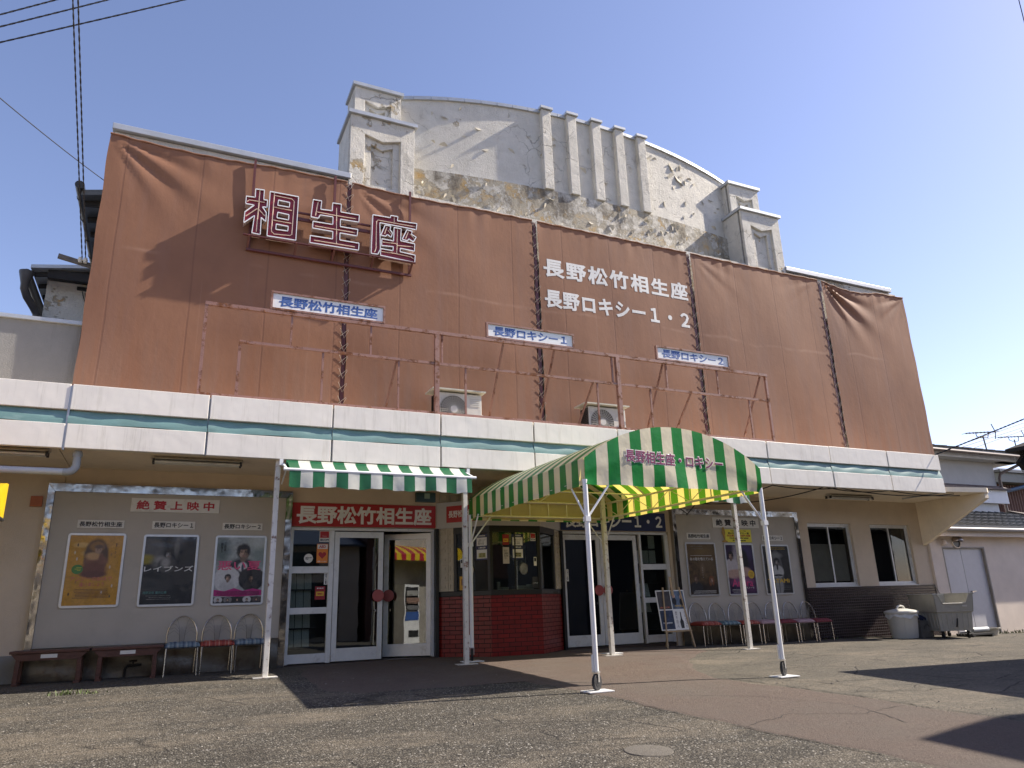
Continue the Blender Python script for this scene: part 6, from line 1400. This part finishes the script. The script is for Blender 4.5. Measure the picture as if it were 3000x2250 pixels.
# houses across the street, behind the viewer: seen in the door glass and the buckled steel
for k, (x0, x1, h, mt, l) in enumerate(((-34, -16, 4.2, BROWNM, 'brown shop house across the street, farthest left behind the viewer'), (-15.6, -4, 4.4, GREYST, 'grey shop house across the street behind the viewer'), (-3.6, 9, 4.0, CREAMW, 'cream shop house across the street, mirrored in the entrance glass'), (9.4, 24, 4.5, BROWNM, 'brown shop house across the street to the right behind the viewer'))):
    OB = thing('shop_house', l, 'house', ((x0+x1)/2, -26, -.6), 'houses across the street')
    m = MB(); m.box(x0, x1, -34, -25.0, -1.2, h); m.build('shop_wall', mt, OB); m = MB(); m.poly([[(-24.4, h), (-29.5, h+1.5), (-34.6, h), (-34.6, h-.1), (-29.5, h+1.38), (-24.4, h-.1)]], x0-.2, x1+.2, 'x'); m.build('shop_roof', TILEROOF, OB)
    m = MB(); m.box(x0+1, x1-1, -24.99, -24.95, -.4, 2.2); m.box(x0+2, x0+4, -24.99, -24.95, 2.6, 3.7); m.box(x1-4, x1-2, -24.99, -24.95, 2.6, 3.7); m.build('shop_window', DKGREY, OB)
# cables at the right
a = Vector((15.83, -1.73, 3.82)); b = Vector((17.31, -3, 4.56)); d = b-a
twisted('service_cable', a, a+d*5, .12, .010, 'black twisted cable running up to the right from the fascia corner', 60, 'cables at the right')
for p, q, l in (((28.2, 6, 6.22), (33.33, 6, 7.55), 'middle thin wire behind the antennas'), ((28.89, 6, 6.2), (33.29, 6, 7.42), 'lowest thin wire behind the antennas'), ((27.9, 6, 6.24), (33.41, 6, 7.75), 'topmost thin wire behind the antennas')):
    p, q = Vector(p), Vector(q); m = MB(); m.tube([p-(q-p)*.1, q+(q-p)*.6], .014, 4); tag(m.build('distant_wire', CABLE), l, 'wire', 'distant wires behind the antennas')
p, q = Vector((19.88, -4, 16.32)), Vector((19.84, -4, 15.61)); m = MB(); m.tube([p-(q-p)*3, p, q, q+(q-p)*22.5], .012, 5); tag(m.build('hanging_wire', CABLE), 'short piece of dark wire crossing the top right corner of the sky', 'wire')
# weeds along the wall foot, a tuft in the gravel
def weeds(name, spots, label, seed):
    rnd = random.Random(seed); m = MB()
    for x, y, n, s, h in spots:
        for k in range(n):
            a = rnd.uniform(0, 6.28); r = rnd.random()*s; bx, by = x+r*math.cos(a)*1.6, y+r*math.sin(a)*.6; z = gz(bx, by)
            L = h*rnd.uniform(.5, 1.2); t = rnd.uniform(0, 6.28); w = .006
            e = Vector((bx+L*.5*math.cos(t), by+L*.5*math.sin(t), z+L*rnd.uniform(.5, 1)))
            b0 = Vector((bx, by, z)); sd = Vector((-math.sin(t), math.cos(t), 0))*w
            m.add([b0-sd, b0+sd, b0.lerp(e, .6)+sd+Vector((0, 0, L*.15)), e, b0.lerp(e, .6)-sd+Vector((0, 0, L*.15))], [(0, 1, 2, 3, 4)])
    return tag(m.build(name, M('weed_green', (.075, .10, .03), .7, var=.35, vs=30)), label, 'weeds', None, 'stuff')
weeds('weeds', [(-.89, -1.92, 60, .16, .06), (-.60, -2.0, 20, .1, .04)], 'small green tuft of weeds in the gravelly asphalt before the benches', 1)
weeds('weeds', [(19.0+.25*k, -.32, 16, .14, .10) for k in range(12)]+[(13+.3*k, -.12, 6, .1, .05) for k in range(10)], 'sparse dry weeds along the foot of the pink wall', 2)
# loose grit on the coarse asphalt: nobody could count it
rnd = random.Random(11); m = MB()
for k in range(5200):
    t = rnd.random()**1.6; y = -2.0-7.0*t if k % 3 else -1.2-8*rnd.random(); x = rnd.uniform(-3.5, 4.4) if k % 6 else rnd.uniform(6.8, 13)
    if k > 4850: y = rnd.uniform(-8.2, -4.7); x = along(right, .36)[0]*0+6.75+rnd.random()**2*.7-(.15 if y > -5.2 else 0)
    s = rnd.uniform(.003, .009)*(1 if rnd.random() < .97 else 2.2); z = gz(x, y)+s*.2
    j = [Vector((x+rnd.uniform(.6, 1)*s*dx, y+rnd.uniform(.6, 1)*s*dy, z+rnd.uniform(.5, .9)*s*dz)) for dx, dy, dz in ((1, 0, 0), (-1, 0, 0), (0, 1, 0), (0, -1, 0), (0, 0, 1), (0, 0, -.6))]
    m.add(j, [(0, 2, 4), (2, 1, 4), (1, 3, 4), (3, 0, 4)])
tag(m.build('grit', M('stone_grit', (.19, .172, .142), .9, var=.45, vs=40)), 'loose stone grit scattered over the asphalt', 'grit', None, 'stuff')
